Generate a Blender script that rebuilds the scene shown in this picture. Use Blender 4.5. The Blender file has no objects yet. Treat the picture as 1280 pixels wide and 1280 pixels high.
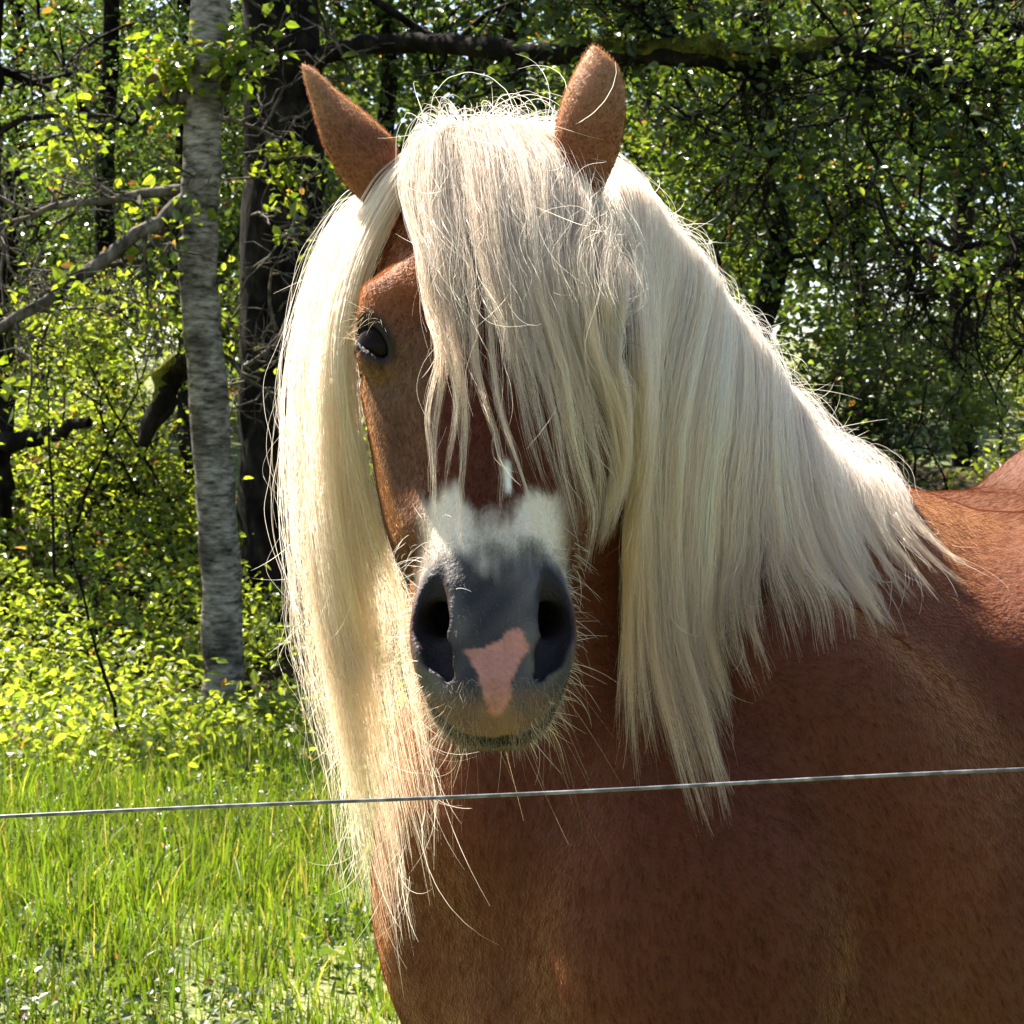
import bpy, math, random
import numpy as np
from mathutils import Vector

random.seed(7)
rng = np.random.default_rng(11)
scene = bpy.context.scene
COL = scene.collection

# ------------------------------------------------------------------ camera
CAM_H = 1.5          # eye height of the photographer
FPX = 2567.0         # focal length in photo pixels (about 28 degrees across)
HOR = 520.0          # photo row of the horizon
cam_d = bpy.data.cameras.new('camera')
cam = bpy.data.objects.new('camera', cam_d)
COL.objects.link(cam)
cam.location = (0, 0, CAM_H)
cam.rotation_euler = (math.radians(90), 0, 0)
cam_d.sensor_width = 36.0
cam_d.lens = 36.0 * FPX / 1280.0
cam_d.shift_y = -(640.0 - HOR) / 1280.0
cam_d.clip_start = 0.05
cam_d.clip_end = 2000
cam_d.dof.use_dof = True          # a phone lens: the wood is a touch soft
cam_d.dof.focus_distance = 1.95
cam_d.dof.aperture_fstop = 34.0
scene.camera = cam

# ------------------------------------------------------------------ light
SUN_AZ = math.radians(-41)     # from straight ahead towards the left
SUN_EL = math.radians(53)
sun_dir = Vector((math.sin(SUN_AZ) * math.cos(SUN_EL), math.cos(SUN_AZ) * math.cos(SUN_EL), math.sin(SUN_EL)))
world = bpy.data.worlds.new('World')
scene.world = world
world.use_nodes = True
wn = world.node_tree.nodes
bg = wn['Background']
sky_n = wn.new('ShaderNodeTexSky')
sky_n.sky_type = 'NISHITA'
sky_n.sun_disc = False
sky_n.sun_elevation = SUN_EL
sky_n.sun_rotation = SUN_AZ
sky_n.air_density = 1.0
sky_n.dust_density = 1.2
world.node_tree.links.new(sky_n.outputs['Color'], bg.inputs['Color'])
bg.inputs['Strength'].default_value = 0.062
sun_d = bpy.data.lights.new('sun', 'SUN')
sun_d.energy = 4.7
sun_d.angle = math.radians(0.53)
sun_d.color = (1.0, 0.93, 0.82)
sun = bpy.data.objects.new('sun', sun_d)
COL.objects.link(sun)
sun.location = (-20, 20, 25)
sun.rotation_euler = sun_dir.to_track_quat('Z', 'Y').to_euler()

vs = scene.view_settings
vs.view_transform = 'Standard'
vs.look = 'None'
vs.gamma = 1.0
vs.exposure = 2.2
vs.use_curve_mapping = False
scene.render.engine = 'CYCLES'
scene.cycles.max_bounces = 10
scene.cycles.diffuse_bounces = 9
scene.cycles.glossy_bounces = 3
scene.cycles.transmission_bounces = 8
scene.cycles.transparent_max_bounces = 8
scene.cycles.caustics_reflective = False
scene.cycles.caustics_refractive = False
scene.cycles.use_denoising = True
scene.cycles.use_adaptive_sampling = True
scene.cycles.adaptive_threshold = 0.02
scene.render.hair_type = 'STRIP'
scene.cycles_curves.shape = 'RIBBONS'

# ------------------------------------------------------------------ helpers
def at(px, py, d):
    """a photo pixel at a depth of d metres -> a place in the scene"""
    return np.array(((px - 640.0) * d / FPX, d, CAM_H + (HOR - py) * d / FPX))

def mesh_from(name, verts, faces, mat=None, smooth=True, parent=None, colors=None):
    me = bpy.data.meshes.new(name)
    verts = np.asarray(verts, dtype=np.float32)
    nv = len(verts)
    me.vertices.add(nv)
    me.vertices.foreach_set('co', verts.ravel())
    if isinstance(faces, np.ndarray):
        k = faces.shape[1]
        nf = len(faces)
        me.loops.add(nf * k)
        me.loops.foreach_set('vertex_index', faces.astype(np.int32).ravel())
        me.polygons.add(nf)
        me.polygons.foreach_set('loop_start', np.arange(0, nf * k, k, dtype=np.int32))
        me.polygons.foreach_set('loop_total', np.full(nf, k, dtype=np.int32))
    else:
        nf = len(faces)
        tot = np.array([len(f) for f in faces], dtype=np.int32)
        me.loops.add(int(tot.sum()))
        me.loops.foreach_set('vertex_index', np.concatenate([np.asarray(f, dtype=np.int32) for f in faces]))
        me.polygons.add(nf)
        me.polygons.foreach_set('loop_start', np.concatenate([[0], np.cumsum(tot)[:-1]]).astype(np.int32))
        me.polygons.foreach_set('loop_total', tot)
    me.polygons.foreach_set('use_smooth', np.full(nf, bool(smooth)))
    me.update(calc_edges=True)
    me.validate()
    if colors is not None:
        ca = me.color_attributes.new('col', 'FLOAT_COLOR', 'POINT')
        c4 = np.ones((nv, 4), dtype=np.float32)
        c4[:, :np.shape(colors)[1]] = colors
        ca.data.foreach_set('color', c4.ravel())
    if mat is not None:
        me.materials.append(mat)
    ob = bpy.data.objects.new(name, me)
    COL.objects.link(ob)
    if parent is not None:
        ob.parent = parent
    return ob

def empty(name, loc=(0, 0, 0)):
    o = bpy.data.objects.new(name, None)
    COL.objects.link(o)
    o.location = loc
    o.empty_display_size = 0.1
    return o

def child(ob, parent):
    """parent without moving (the parts are modelled in world coordinates)"""
    ob.parent = parent
    ob.location = (-parent.location[0], -parent.location[1], -parent.location[2])
    return ob

def tag(o, label=None, category=None, group=None, kind=None):
    for k, v in (('label', label), ('category', category), ('group', group), ('kind', kind)):
        if v:
            o[k] = v
    return o

def catmull(pts, n):
    """resample a list of points to n points along a Catmull-Rom curve, even in arc length"""
    p = np.asarray(pts, dtype=float)
    q = np.vstack([2 * p[0] - p[1], p, 2 * p[-1] - p[-2]])
    out = []
    m = 12
    for i in range(len(p) - 1):
        a, b, c, d = q[i], q[i + 1], q[i + 2], q[i + 3]
        t = np.linspace(0, 1, m, endpoint=False)[:, None]
        out.append(0.5 * ((2 * b) + (-a + c) * t + (2 * a - 5 * b + 4 * c - d) * t ** 2 + (-a + 3 * b - 3 * c + d) * t ** 3))
    out.append(p[-1:])
    out = np.vstack(out)
    seg = np.linalg.norm(np.diff(out, axis=0), axis=1)
    s = np.concatenate([[0], np.cumsum(seg)])
    u = np.linspace(0, s[-1], n)
    return np.stack([np.interp(u, s, out[:, k]) for k in range(p.shape[1])], axis=1)

def tube_arrays(path, radii, sides=8, lump=0.0, r=None):
    """vertices and quads of tapered tubes along one path (k, 3) or many of them (n, k, 3)"""
    r = r or rng
    path = np.asarray(path, dtype=float)
    radii = np.asarray(radii, dtype=float)
    if path.ndim == 2:
        path = path[None]; radii = radii[None]
    n, k = path.shape[:2]
    tan = np.gradient(path, axis=1)
    tan /= np.linalg.norm(tan, axis=2)[..., None] + 1e-9
    whole = path[:, -1] - path[:, 0]
    whole /= np.linalg.norm(whole, axis=1)[:, None] + 1e-9
    ref = np.where((np.abs(whole[:, 2]) < 0.75)[:, None], np.array((0, 0, 1.0)), np.array((0.2, 1.0, 0)))[:, None, :]
    x = np.cross(ref, tan); x /= np.linalg.norm(x, axis=2)[..., None] + 1e-9
    y = np.cross(tan, x)
    ang = np.linspace(0, 2 * math.pi, sides, endpoint=False)
    rr = radii[..., None] * (1 + (lump * r.normal(size=(n, k, sides)) if lump else np.zeros((1, 1, sides))))
    v = path[:, :, None, :] + (np.cos(ang) * rr)[..., None] * x[:, :, None, :] + (np.sin(ang) * rr)[..., None] * y[:, :, None, :]
    i, s = np.meshgrid(np.arange(k - 1), np.arange(sides), indexing='ij')
    a = (i * sides + s).ravel(); b = (i * sides + (s + 1) % sides).ravel()
    f = np.stack([a, b, b + sides, a + sides], 1)
    f = (f[None] + (np.arange(n) * k * sides)[:, None, None]).reshape(-1, 4)
    return v.reshape(-1, 3), f

def join_arrays(lst):
    vs_, fs, o = [], [], 0
    for v, f in lst:
        vs_.append(v); fs.append(f + o); o += len(v)
    return np.vstack(vs_), np.vstack(fs)

def new_mat(name):
    m = bpy.data.materials.new(name)
    m.use_nodes = True
    nt = m.node_tree
    for n in list(nt.nodes):
        nt.nodes.remove(n)
    out = nt.nodes.new('ShaderNodeOutputMaterial')
    return m, nt, out

def N(nt, kind, **props):
    n = nt.nodes.new(kind)
    for k, v in props.items():
        setattr(n, k, v)
    return n

def ramp(nt, stops):
    r = nt.nodes.new('ShaderNodeValToRGB')
    e = r.color_ramp.elements
    while len(e) < len(stops):
        e.new(0.5)
    for el, (p, c) in zip(e, stops):
        el.position = p
        el.color = (*c, 1)
    return r
# ================================================================== ground
def ground_z(x, y):
    x = np.asarray(x, float); y = np.asarray(y, float)
    far = np.clip((y - 9.5) / 40.0, 0, 1)
    z = 3.2 * far * far * (3 - 2 * far) + np.clip((y - 60) / 340, 0, 1) * 10
    z = z + 0.035 * np.sin(x * 0.9 + 0.4) * np.sin(y * 0.7) + 0.015 * np.sin(x * 2.3 + y * 1.7)
    z = z * np.clip((np.hypot(x - 0.6, y - 2.6) - 1.2) / 1.5, 0, 1)
    return z

def leaf_mat(name, gloss=0.32, spec=0.5, trans=0.5, tcol=(2.7, 2.7, 0.95)):
    m, nt, out = new_mat(name)
    ca = N(nt, 'ShaderNodeVertexColor', layer_name='col')
    bs = N(nt, 'ShaderNodeBsdfPrincipled')
    bs.inputs['Roughness'].default_value = gloss
    bs.inputs['Specular IOR Level'].default_value = spec
    tr = N(nt, 'ShaderNodeBsdfTranslucent')
    mul = N(nt, 'ShaderNodeVectorMath', operation='MULTIPLY')
    mul.inputs[1].default_value = tcol
    mx = N(nt, 'ShaderNodeMixShader'); mx.inputs[0].default_value = trans
    nt.links.new(ca.outputs['Color'], bs.inputs['Base Color'])
    nt.links.new(ca.outputs['Color'], mul.inputs[0])
    nt.links.new(mul.outputs['Vector'], tr.inputs['Color'])
    nt.links.new(bs.outputs['BSDF'], mx.inputs[1]); nt.links.new(tr.outputs['BSDF'], mx.inputs[2])
    nt.links.new(mx.outputs['Shader'], out.inputs['Surface'])
    return m
m_leaf = leaf_mat('leaf_green')
m_grass = leaf_mat('grass_blade', 0.42, 0.35, 0.5, (2.2, 2.25, 0.7))

gx = np.concatenate([-np.geomspace(600, 8, 26), np.linspace(-7.5, 7.5, 76), np.geomspace(8, 600, 26)])
gy = np.concatenate([-np.geomspace(120, 2, 14), np.linspace(-1.5, 16, 90), np.geomspace(16.4, 700, 40)])
X, Y = np.meshgrid(gx, gy, indexing='ij')
V = np.stack([X.ravel(), Y.ravel(), ground_z(X, Y).ravel()], axis=1)
nx_, ny_ = X.shape
i, j = np.meshgrid(np.arange(nx_ - 1), np.arange(ny_ - 1), indexing='ij')
a = (i * ny_ + j).ravel()
F = np.stack([a, a + ny_, a + ny_ + 1, a + 1], axis=1)
m_gr, nt, out = new_mat('meadow_soil')
bs = N(nt, 'ShaderNodeBsdfPrincipled'); bs.inputs['Roughness'].default_value = 0.95
tc = N(nt, 'ShaderNodeTexCoord')
n1 = N(nt, 'ShaderNodeTexNoise'); n1.inputs['Scale'].default_value = 1.3; n1.inputs['Detail'].default_value = 8
n2 = N(nt, 'ShaderNodeTexNoise'); n2.inputs['Scale'].default_value = 22; n2.inputs['Detail'].default_value = 6
mixf = N(nt, 'ShaderNodeMath', operation='ADD')
r1 = ramp(nt, [(0.75, (0.050, 0.055, 0.016)), (0.95, (0.085, 0.115, 0.022)), (1.15 if False else 1.0, (0.16, 0.17, 0.05))])
nt.links.new(tc.outputs['Object'], n1.inputs['Vector']); nt.links.new(tc.outputs['Object'], n2.inputs['Vector'])
nt.links.new(n1.outputs['Fac'], mixf.inputs[0]); nt.links.new(n2.outputs['Fac'], mixf.inputs[1])
nt.links.new(mixf.outputs[0], r1.inputs['Fac']); nt.links.new(r1.outputs['Color'], bs.inputs['Base Color'])
b_ = N(nt, 'ShaderNodeBump'); b_.inputs['Distance'].default_value = 0.03
nt.links.new(n2.outputs['Fac'], b_.inputs['Height']); nt.links.new(b_.outputs['Normal'], bs.inputs['Normal'])
nt.links.new(bs.outputs['BSDF'], out.inputs['Surface'])
tag(mesh_from('ground', V, F, m_gr), kind='structure')

def blades(n, xy, height, width, lean, col, seed, segs=3):
    """grass blades as bent tapering strips"""
    r = np.random.default_rng(seed)
    x, y = xy
    z = ground_z(x, y) - 0.01
    h = height; w = width
    ang = r.uniform(0, 6.283, n)
    side = np.stack([np.cos(ang), np.sin(ang), np.zeros(n)], 1)
    la = r.uniform(0, 6.283, n)
    ld = np.stack([np.cos(la), np.sin(la), np.zeros(n)], 1)
    base = np.stack([x, y, z], 1)
    vs_ = []; cols = []
    for k in range(segs + 1):
        t = k / segs
        c = base + np.array((0, 0, 1.0)) * (h * (t - 0.28 * lean * t * t))[:, None] + ld * (h * lean * t ** 2 * 0.75)[:, None]
        ww = w * (1 - t ** 1.6) * (0.7 + 0.6 * t if k < segs else 1)
        if k < segs:
            vs_ += [c - side * ww[:, None] * 0.5, c + side * ww[:, None] * 0.5]
            cols += [col, col]
        else:
            vs_.append(c); cols.append(col)
    nvb = 2 * segs + 1
    V = np.stack(vs_, 1).reshape(-1, 3); C = np.stack(cols, 1).reshape(-1, 3)
    o = (np.arange(n) * nvb)[:, None]
    F = []
    for k in range(segs - 1):
        F.append(o + np.array([[2 * k, 2 * k + 1, 2 * k + 3]])); F.append(o + np.array([[2 * k, 2 * k + 3, 2 * k + 2]]))
    F.append(o + np.array([[2 * segs - 2, 2 * segs - 1, 2 * segs]]))
    return V, np.vstack(F), C

def grass_patch(n, x0, x1, y0, y1, seed, hmul=1.0, ybias=1.0):
    r = np.random.default_rng(seed)
    x = r.uniform(x0, x1, n); y = y0 + (y1 - y0) * r.uniform(0, 1, n) ** ybias
    # tussocks
    tn = int(n / 40)
    tx = r.uniform(x0, x1, tn); ty = y0 + (y1 - y0) * r.uniform(0, 1, tn) ** ybias
    m_ = r.uniform(0, 1, n) < 0.72
    k = r.integers(0, tn, n)
    x = np.where(m_, tx[k] + r.normal(0, 0.05, n), x); y = np.where(m_, ty[k] + r.normal(0, 0.05, n), y)
    P = np.stack([x, y, np.zeros(n)], 1)
    tall = 0.55 + 0.45 * np.clip(np.sin(x * 1.7 + 1.0) * np.sin(y * 1.9 + 0.3) + 0.35, 0, 1.3)
    zone = 0.40 + 0.75 * np.exp(-((y - 7.0) / 1.1) ** 2)      # tall band in front of the bank
    h = 0.205 * tall * zone * np.clip(r.lognormal(0, 0.38, n), 0.25, 2.2) * hmul
    w = np.clip(r.normal(0.0075, 0.0025, n), 0.003, 0.016)
    lean = np.clip(r.gamma(2.0, 0.22, n), 0.02, 1.3)
    g = r.uniform(0, 1, n)[:, None]
    col = np.array((0.075, 0.135, 0.018)) * (1 - g) + np.array((0.135, 0.175, 0.022)) * g
    dry = (r.uniform(0, 1, n) < 0.09)
    col[dry] = np.array((0.30, 0.25, 0.12)) * r.uniform(0.6, 1.2, (dry.sum(), 1))
    col *= 0.92 * r.uniform(0.5, 1.15, (n, 1)) * (0.88 + 0.16 * np.sin(x * 2.1 + 0.6) * np.sin(y * 2.7 + 1.0))[:, None]
    return blades(n, (x, y), h, w, lean, col, seed + 1)

parts_ = [grass_patch(58000, -4.2, 0.6, 4.4, 9.2, 21), grass_patch(22000, 0.6, 5.0, 3.6, 9.2, 22), grass_patch(14000, -4.0, 3.5, 2.2, 5.0, 23, 0.7), grass_patch(9000, -7.5, -4.2, 4.0, 9.2, 24), grass_patch(9000, 5.0, 8.0, 4.0, 9.2, 25)]
o = 0; VV, FF, CC = [], [], []
for v, f, c in parts_:
    VV.append(v); FF.append(f + o); CC.append(c); o += len(v)
tag(mesh_from('grass', np.vstack(VV), np.vstack(FF), m_grass, colors=np.vstack(CC), smooth=True), 'bright green meadow grass in front of the woodland bank', 'grass', kind='stuff')
# ================================================================== woodland
def leaves(P, size, col, seed, upright=0.35, aspect=0.62, fold=0.25):
    """leaf blades: two bent halves joined along the midrib"""
    r = np.random.default_rng(seed)
    n = len(P)
    ax = r.normal(size=(n, 3)); ax[:, 2] = ax[:, 2] * 0.6 - 0.25
    ax /= np.linalg.norm(ax, axis=1)[:, None]
    nr = r.normal(size=(n, 3)); nr[:, 2] = np.abs(nr[:, 2]) + upright
    nr -= ax * (nr * ax).sum(1)[:, None]; nr /= np.linalg.norm(nr, axis=1)[:, None] + 1e-9
    sd = np.cross(ax, nr)
    s = size[:, None]
    h = sd * s * aspect * 0.5
    V = np.stack([P, P + ax * s * 0.28 + h * 0.92 + nr * s * fold * 0.35, P + ax * s * 0.66 + h * 0.80 + nr * s * fold * 0.25, P + ax * s - nr * s * 0.12,
                  P + ax * s * 0.66 - h * 0.80 + nr * s * fold * 0.25, P + ax * s * 0.28 - h * 0.92 + nr * s * fold * 0.35], 1).reshape(-1, 3)
    o = (np.arange(n) * 6)[:, None]
    F = np.vstack([o + np.array([[0, 1, 2, 3]]), o + np.array([[0, 3, 4, 5]])])
    return V, F, np.repeat(col, 6, axis=0)

def leaf_cols(n, seed, kind='mid'):
    r = np.random.default_rng(seed)
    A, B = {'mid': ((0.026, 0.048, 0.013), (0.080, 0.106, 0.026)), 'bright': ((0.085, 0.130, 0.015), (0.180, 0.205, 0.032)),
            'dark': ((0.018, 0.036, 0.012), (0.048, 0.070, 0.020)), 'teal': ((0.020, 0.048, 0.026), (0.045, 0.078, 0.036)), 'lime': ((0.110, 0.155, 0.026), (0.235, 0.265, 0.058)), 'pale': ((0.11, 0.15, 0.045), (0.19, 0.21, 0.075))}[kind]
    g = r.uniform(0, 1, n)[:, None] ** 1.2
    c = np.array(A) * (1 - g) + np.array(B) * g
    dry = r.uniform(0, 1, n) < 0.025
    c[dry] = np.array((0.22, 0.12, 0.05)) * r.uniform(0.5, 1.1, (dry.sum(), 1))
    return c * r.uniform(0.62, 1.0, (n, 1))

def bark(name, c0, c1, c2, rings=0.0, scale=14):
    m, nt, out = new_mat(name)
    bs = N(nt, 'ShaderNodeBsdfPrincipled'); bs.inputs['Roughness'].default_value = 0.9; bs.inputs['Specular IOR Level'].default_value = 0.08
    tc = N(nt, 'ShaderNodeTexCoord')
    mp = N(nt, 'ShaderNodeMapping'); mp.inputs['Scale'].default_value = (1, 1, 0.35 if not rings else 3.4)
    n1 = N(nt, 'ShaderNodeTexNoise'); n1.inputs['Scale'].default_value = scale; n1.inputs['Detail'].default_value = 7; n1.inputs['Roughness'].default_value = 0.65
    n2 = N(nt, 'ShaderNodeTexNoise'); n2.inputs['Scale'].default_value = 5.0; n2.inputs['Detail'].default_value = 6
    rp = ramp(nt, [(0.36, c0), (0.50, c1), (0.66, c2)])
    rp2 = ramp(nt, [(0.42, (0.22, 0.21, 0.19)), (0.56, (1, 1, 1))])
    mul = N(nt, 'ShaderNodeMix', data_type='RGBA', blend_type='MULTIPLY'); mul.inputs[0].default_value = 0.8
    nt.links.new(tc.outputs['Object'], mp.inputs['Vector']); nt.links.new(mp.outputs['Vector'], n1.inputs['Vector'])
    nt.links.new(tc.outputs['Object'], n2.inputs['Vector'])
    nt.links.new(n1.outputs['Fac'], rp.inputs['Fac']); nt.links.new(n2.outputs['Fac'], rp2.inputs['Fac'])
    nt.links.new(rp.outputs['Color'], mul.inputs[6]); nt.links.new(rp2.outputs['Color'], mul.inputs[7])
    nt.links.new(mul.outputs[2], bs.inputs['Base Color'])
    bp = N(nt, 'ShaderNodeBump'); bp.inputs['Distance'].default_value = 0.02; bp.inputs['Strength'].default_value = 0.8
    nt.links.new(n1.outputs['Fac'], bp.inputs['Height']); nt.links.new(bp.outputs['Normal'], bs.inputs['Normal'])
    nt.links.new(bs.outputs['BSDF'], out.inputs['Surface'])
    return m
m_grey = bark('grey_bark', (0.048, 0.040, 0.031), (0.205, 0.175, 0.143), (0.38, 0.335, 0.28), rings=1, scale=12)
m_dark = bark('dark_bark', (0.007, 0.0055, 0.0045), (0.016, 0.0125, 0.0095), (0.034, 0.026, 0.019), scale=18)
m_twig = bark('twig_bark', (0.05, 0.042, 0.034), (0.125, 0.105, 0.085), (0.22, 0.19, 0.16), scale=25)
m_moss = bark('moss', (0.05, 0.055, 0.008), (0.13, 0.13, 0.018), (0.22, 0.20, 0.03), scale=40)

def wander(start, d, length, n, r, curl=0.25, grav=0.0):
    pts = [np.asarray(start, float)]
    d = np.asarray(d, float); d = d / np.linalg.norm(d)
    for _ in range(n - 1):
        d = d + r.normal(0, curl, 3) / math.sqrt(n) * 1.6 + np.array((0, 0, grav / n))
        d /= np.linalg.norm(d)
        pts.append(pts[-1] + d * length / (n - 1))
    return np.array(pts)

def twigs(base_paths, per, length, r0, seed, levels=2, curl=0.5, grav=0.0, tmin=0.2, sides=4, up=0.2):
    """side branches off the given paths; returns tube arrays and the points where leaves can sit"""
    r = np.random.default_rng(seed)
    tubes, tips = [], []
    cur = [np.asarray(p) for p in base_paths]
    L, R = length, r0
    per = per if isinstance(per, tuple) else (per, 5, 3)
    for lev in range(levels):
        st, tn = [], []
        for path in cur:
            k_ = max(1, int(per[lev] * r.uniform(0.6, 1.4)))
            t = r.uniform(tmin, 1.0, k_) * (len(path) - 1)
            i = np.minimum(t.astype(int), len(path) - 2)
            st.append(path[i] + (path[i + 1] - path[i]) * (t - i)[:, None])
            tn.append(path[i + 1] - path[i])
        p = np.vstack(st); tan = np.vstack(tn)
        tan /= np.linalg.norm(tan, axis=1)[:, None] + 1e-9
        n = len(p)
        d = r.normal(size=(n, 3)); d[:, 2] += up
        d -= tan * (d * tan).sum(1)[:, None] * 0.6
        d = d / np.linalg.norm(d, axis=1)[:, None] + tan * 0.45
        d /= np.linalg.norm(d, axis=1)[:, None]
        ll = L * r.uniform(0.45, 1.25, n)
        k = 7 if lev == 0 else 5
        q = [p]
        for _ in range(k - 1):
            d = d + r.normal(0, curl, (n, 3)) / math.sqrt(k) * 1.6 + np.array((0, 0, grav / k))
            d /= np.linalg.norm(d, axis=1)[:, None]
            q.append(q[-1] + d * (ll / (k - 1))[:, None])
        q = np.stack(q, 1)
        rr = (R * r.uniform(0.6, 1.2, n))[:, None] * np.linspace(1, 0.22, k)[None]
        tubes.append(tube_arrays(q, rr, sides, 0.0, r))
        tips.append(q[:, 1:].reshape(-1, 3))
        cur = list(q)
        L *= 0.55; R *= 0.5
    return tubes, (np.vstack(tips) if tips else np.zeros((0, 3))), cur

def px_path(pts, n, wob=0.0, seed=0):
    p = catmull([at(*q) for q in pts], n)
    if wob:
        p = p + np.random.default_rng(seed).normal(0, wob, p.shape)
    return p

def crown_points(anchor, n, seed, sig=0.10, clumps=None):
    r = np.random.default_rng(seed)
    if clumps:
        anchor = anchor[r.choice(len(anchor), min(clumps, len(anchor)), replace=False)]
    w = r.gamma(1.2, 1.0, len(anchor)); w /= w.sum()
    k = r.choice(len(anchor), n, p=w)
    return anchor[k] + r.normal(0, 1, (n, 3)) * np.array((sig, sig, sig * 0.7))

def blob_points(boxes, n, seed):
    """leaf places in lumpy clouds: boxes of (centre, half sizes)"""
    r = np.random.default_rng(seed)
    vol = np.array([b[1][0] * b[1][1] * b[1][2] for b in boxes]) ** 0.8; vol /= vol.sum()
    k = r.choice(len(boxes), n, p=vol)
    c = np.array([b[0] for b in boxes])[k]; h = np.array([b[1] for b in boxes])[k]
    d = r.normal(size=(n, 3)); d /= np.linalg.norm(d, axis=1)[:, None]
    q = d * (r.uniform(0, 1, n) ** 0.55)[:, None]
    P = c + q * h
    # keep only lumps of a noise field so that gaps open up
    f = vnoise2(P, 1.7, seed) + 0.6 * vnoise2(P, 4.5, seed + 1)
    keep = f > np.quantile(f, 0.42)
    return P[keep]

def vnoise2(P, scale, seed=0):
    r = np.random.default_rng(seed)
    s = np.zeros(len(P))
    for i in range(9):
        s += np.sin(P @ (r.normal(size=3) * scale) + r.uniform(0, 6.28)) / 9
    return s * 2

def tree_thing(name, label, category, base, group=None):
    e = empty(name, tuple(float(x) for x in base))
    return tag(e, label, category, group)

def add_part(root, name, tubes, mat):
    V, F = join_arrays(tubes)
    ob = child(mesh_from(name, V, F, mat), root)
    if name in ('twigs', 'dead_twigs', 'upper_branches', 'branches', 'stems'):
        ob['kind'] = 'stuff'
    return ob
def add_leaves(root, name, P, size, kind, seed, **kw):
    r = np.random.default_rng(seed + 500)
    s = 0.85 * size * np.clip(r.lognormal(-0.06, 0.38, len(P)), 0.35, 2.1)
    V, F, C = leaves(P, s, leaf_cols(len(P), seed, kind), seed, **kw)
    return tag(child(mesh_from(name, V, F, m_leaf, colors=C, smooth=False), root), kind='stuff')

# ---- the slender grey tree
P1 = px_path([(282, 925, 10.0), (279, 860, 10.0), (277, 760, 10.0), (271, 640, 10.0), (262, 500, 10.0), (252, 400, 10.0), (248, 300, 10.0), (252, 200, 10.0), (258, 100, 10.0), (263, 0, 10.05), (268, -150, 10.1), (262, -400, 10.2), (275, -800, 10.3)], 60, 0.004, 3)
R1 = np.interp(np.linspace(0, 1, 60), [0, 0.04, 0.3, 0.55, 0.8, 1], [0.122, 0.100, 0.094, 0.094, 0.080, 0.05]) * (1 + 0.03 * np.sin(np.arange(60) * 1.9))
t1 = tree_thing('slender_tree', 'slender tree with pale grey ringed bark rising beside the horse', 'tree', (P1[0][0], P1[0][1], 0))
add_part(t1, 'trunk', [tube_arrays(P1, R1, 16, 0.025)], m_grey)
B1 = [px_path(p, 14, 0.012, k) for k, p in enumerate((
    [(240, 245, 10.0), (190, 280, 9.9), (130, 325, 9.8), (70, 365, 9.75), (0, 412, 9.7), (-80, 440, 9.6)],
    [(242, 238, 10.0), (180, 243, 10.0), (120, 252, 10.05), (60, 262, 10.1), (-20, 290, 10.2)],
    [(236, 262, 10.0), (170, 318, 10.1), (110, 345, 10.2), (60, 380, 10.3), (20, 420, 10.3)],
    [(246, 118, 10.0), (215, 122, 9.95), (195, 130, 9.9), (180, 128, 9.9)],
    [(272, 105, 10.0), (290, 100, 9.95), (302, 78, 9.95), (310, 40, 9.95)],
    [(268, 440, 10.0), (310, 455, 10.2), (350, 420, 10.3), (400, 400, 10.4)],
    [(262, 150, 10.0), (320, 160, 10.2), (350, 230, 10.3), (390, 300, 10.3)]))]
RB = [(0.040, 0.022), (0.030, 0.008), (0.018, 0.006), (0.040, 0.020), (0.035, 0.012), (0.014, 0.005), (0.012, 0.005)]
for q, (a, b) in zip(B1, RB):
    add_part(t1, 'branch', [tube_arrays(q, np.linspace(a, b, len(q)), 8, 0.06)], m_twig)
tb, tip, _ = twigs(B1[:3] + B1[5:], 8, 0.75, 0.011, 31, levels=3, curl=0.7, grav=-0.15, tmin=0.15, up=0.0)
add_part(t1, 'twigs', tb, m_twig)
tb2, tip2, _ = twigs([P1[38:60]], 34, 1.3, 0.02, 32, levels=3, curl=0.5, tmin=0.0)
add_part(t1, 'upper_branches', tb2, m_twig)
Pl = np.vstack([crown_points(tip2, 2600, 33, 0.10, 120), crown_points(np.vstack([px_path([(200, 95, 10), (225, 130, 10)], 6), px_path([(285, 110, 9.9), (310, 60, 9.9)], 5), px_path([(190, 60, 9.9), (235, 75, 9.9)], 5)]), 700, 34, 0.09),
                crown_points(tip[::3], 900, 35, 0.06, 60)])
add_leaves(t1, 'crown', Pl, 0.062, 'bright', 36)

# ---- the dark oak behind, with its long mossy limb
P2 = px_path([(352, 880, 12.0), (350, 800, 12.0), (352, 600, 12.0), (350, 400, 12.0), (352, 200, 12.0), (350, 0, 12.0), (345, -300, 12.0), (350, -700, 12.1)], 40, 0.01, 4)
R2 = np.interp(np.linspace(0, 1, 40), [0, 0.06, 0.5, 1], [0.34, 0.26, 0.225, 0.16])
t2 = tree_thing('oak_tree', 'thick dark oak trunk behind the slender grey tree with a long mossy limb', 'tree', (P2[0][0], P2[0][1], 0))
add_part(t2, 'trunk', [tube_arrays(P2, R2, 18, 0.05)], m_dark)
L2 = px_path([(365, 96, 11.9), (430, 60, 11.9), (520, 52, 11.8), (600, 58, 11.5), (700, 66, 11.0), (800, 68, 10.9), (900, 72, 10.8), (960, 74, 10.8), (1010, 66, 10.7), (1060, 58, 10.7), (1130, 66, 10.6), (1180, 78, 10.6), (1240, 92, 10.5), (1300, 110, 10.5), (1400, 120, 10.4)], 44, 0.010, 5)
RL = np.interp(np.linspace(0, 1, 44), [0, 0.3, 0.6, 0.75, 1], [0.060, 0.056, 0.060, 0.044, 0.028])
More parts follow.
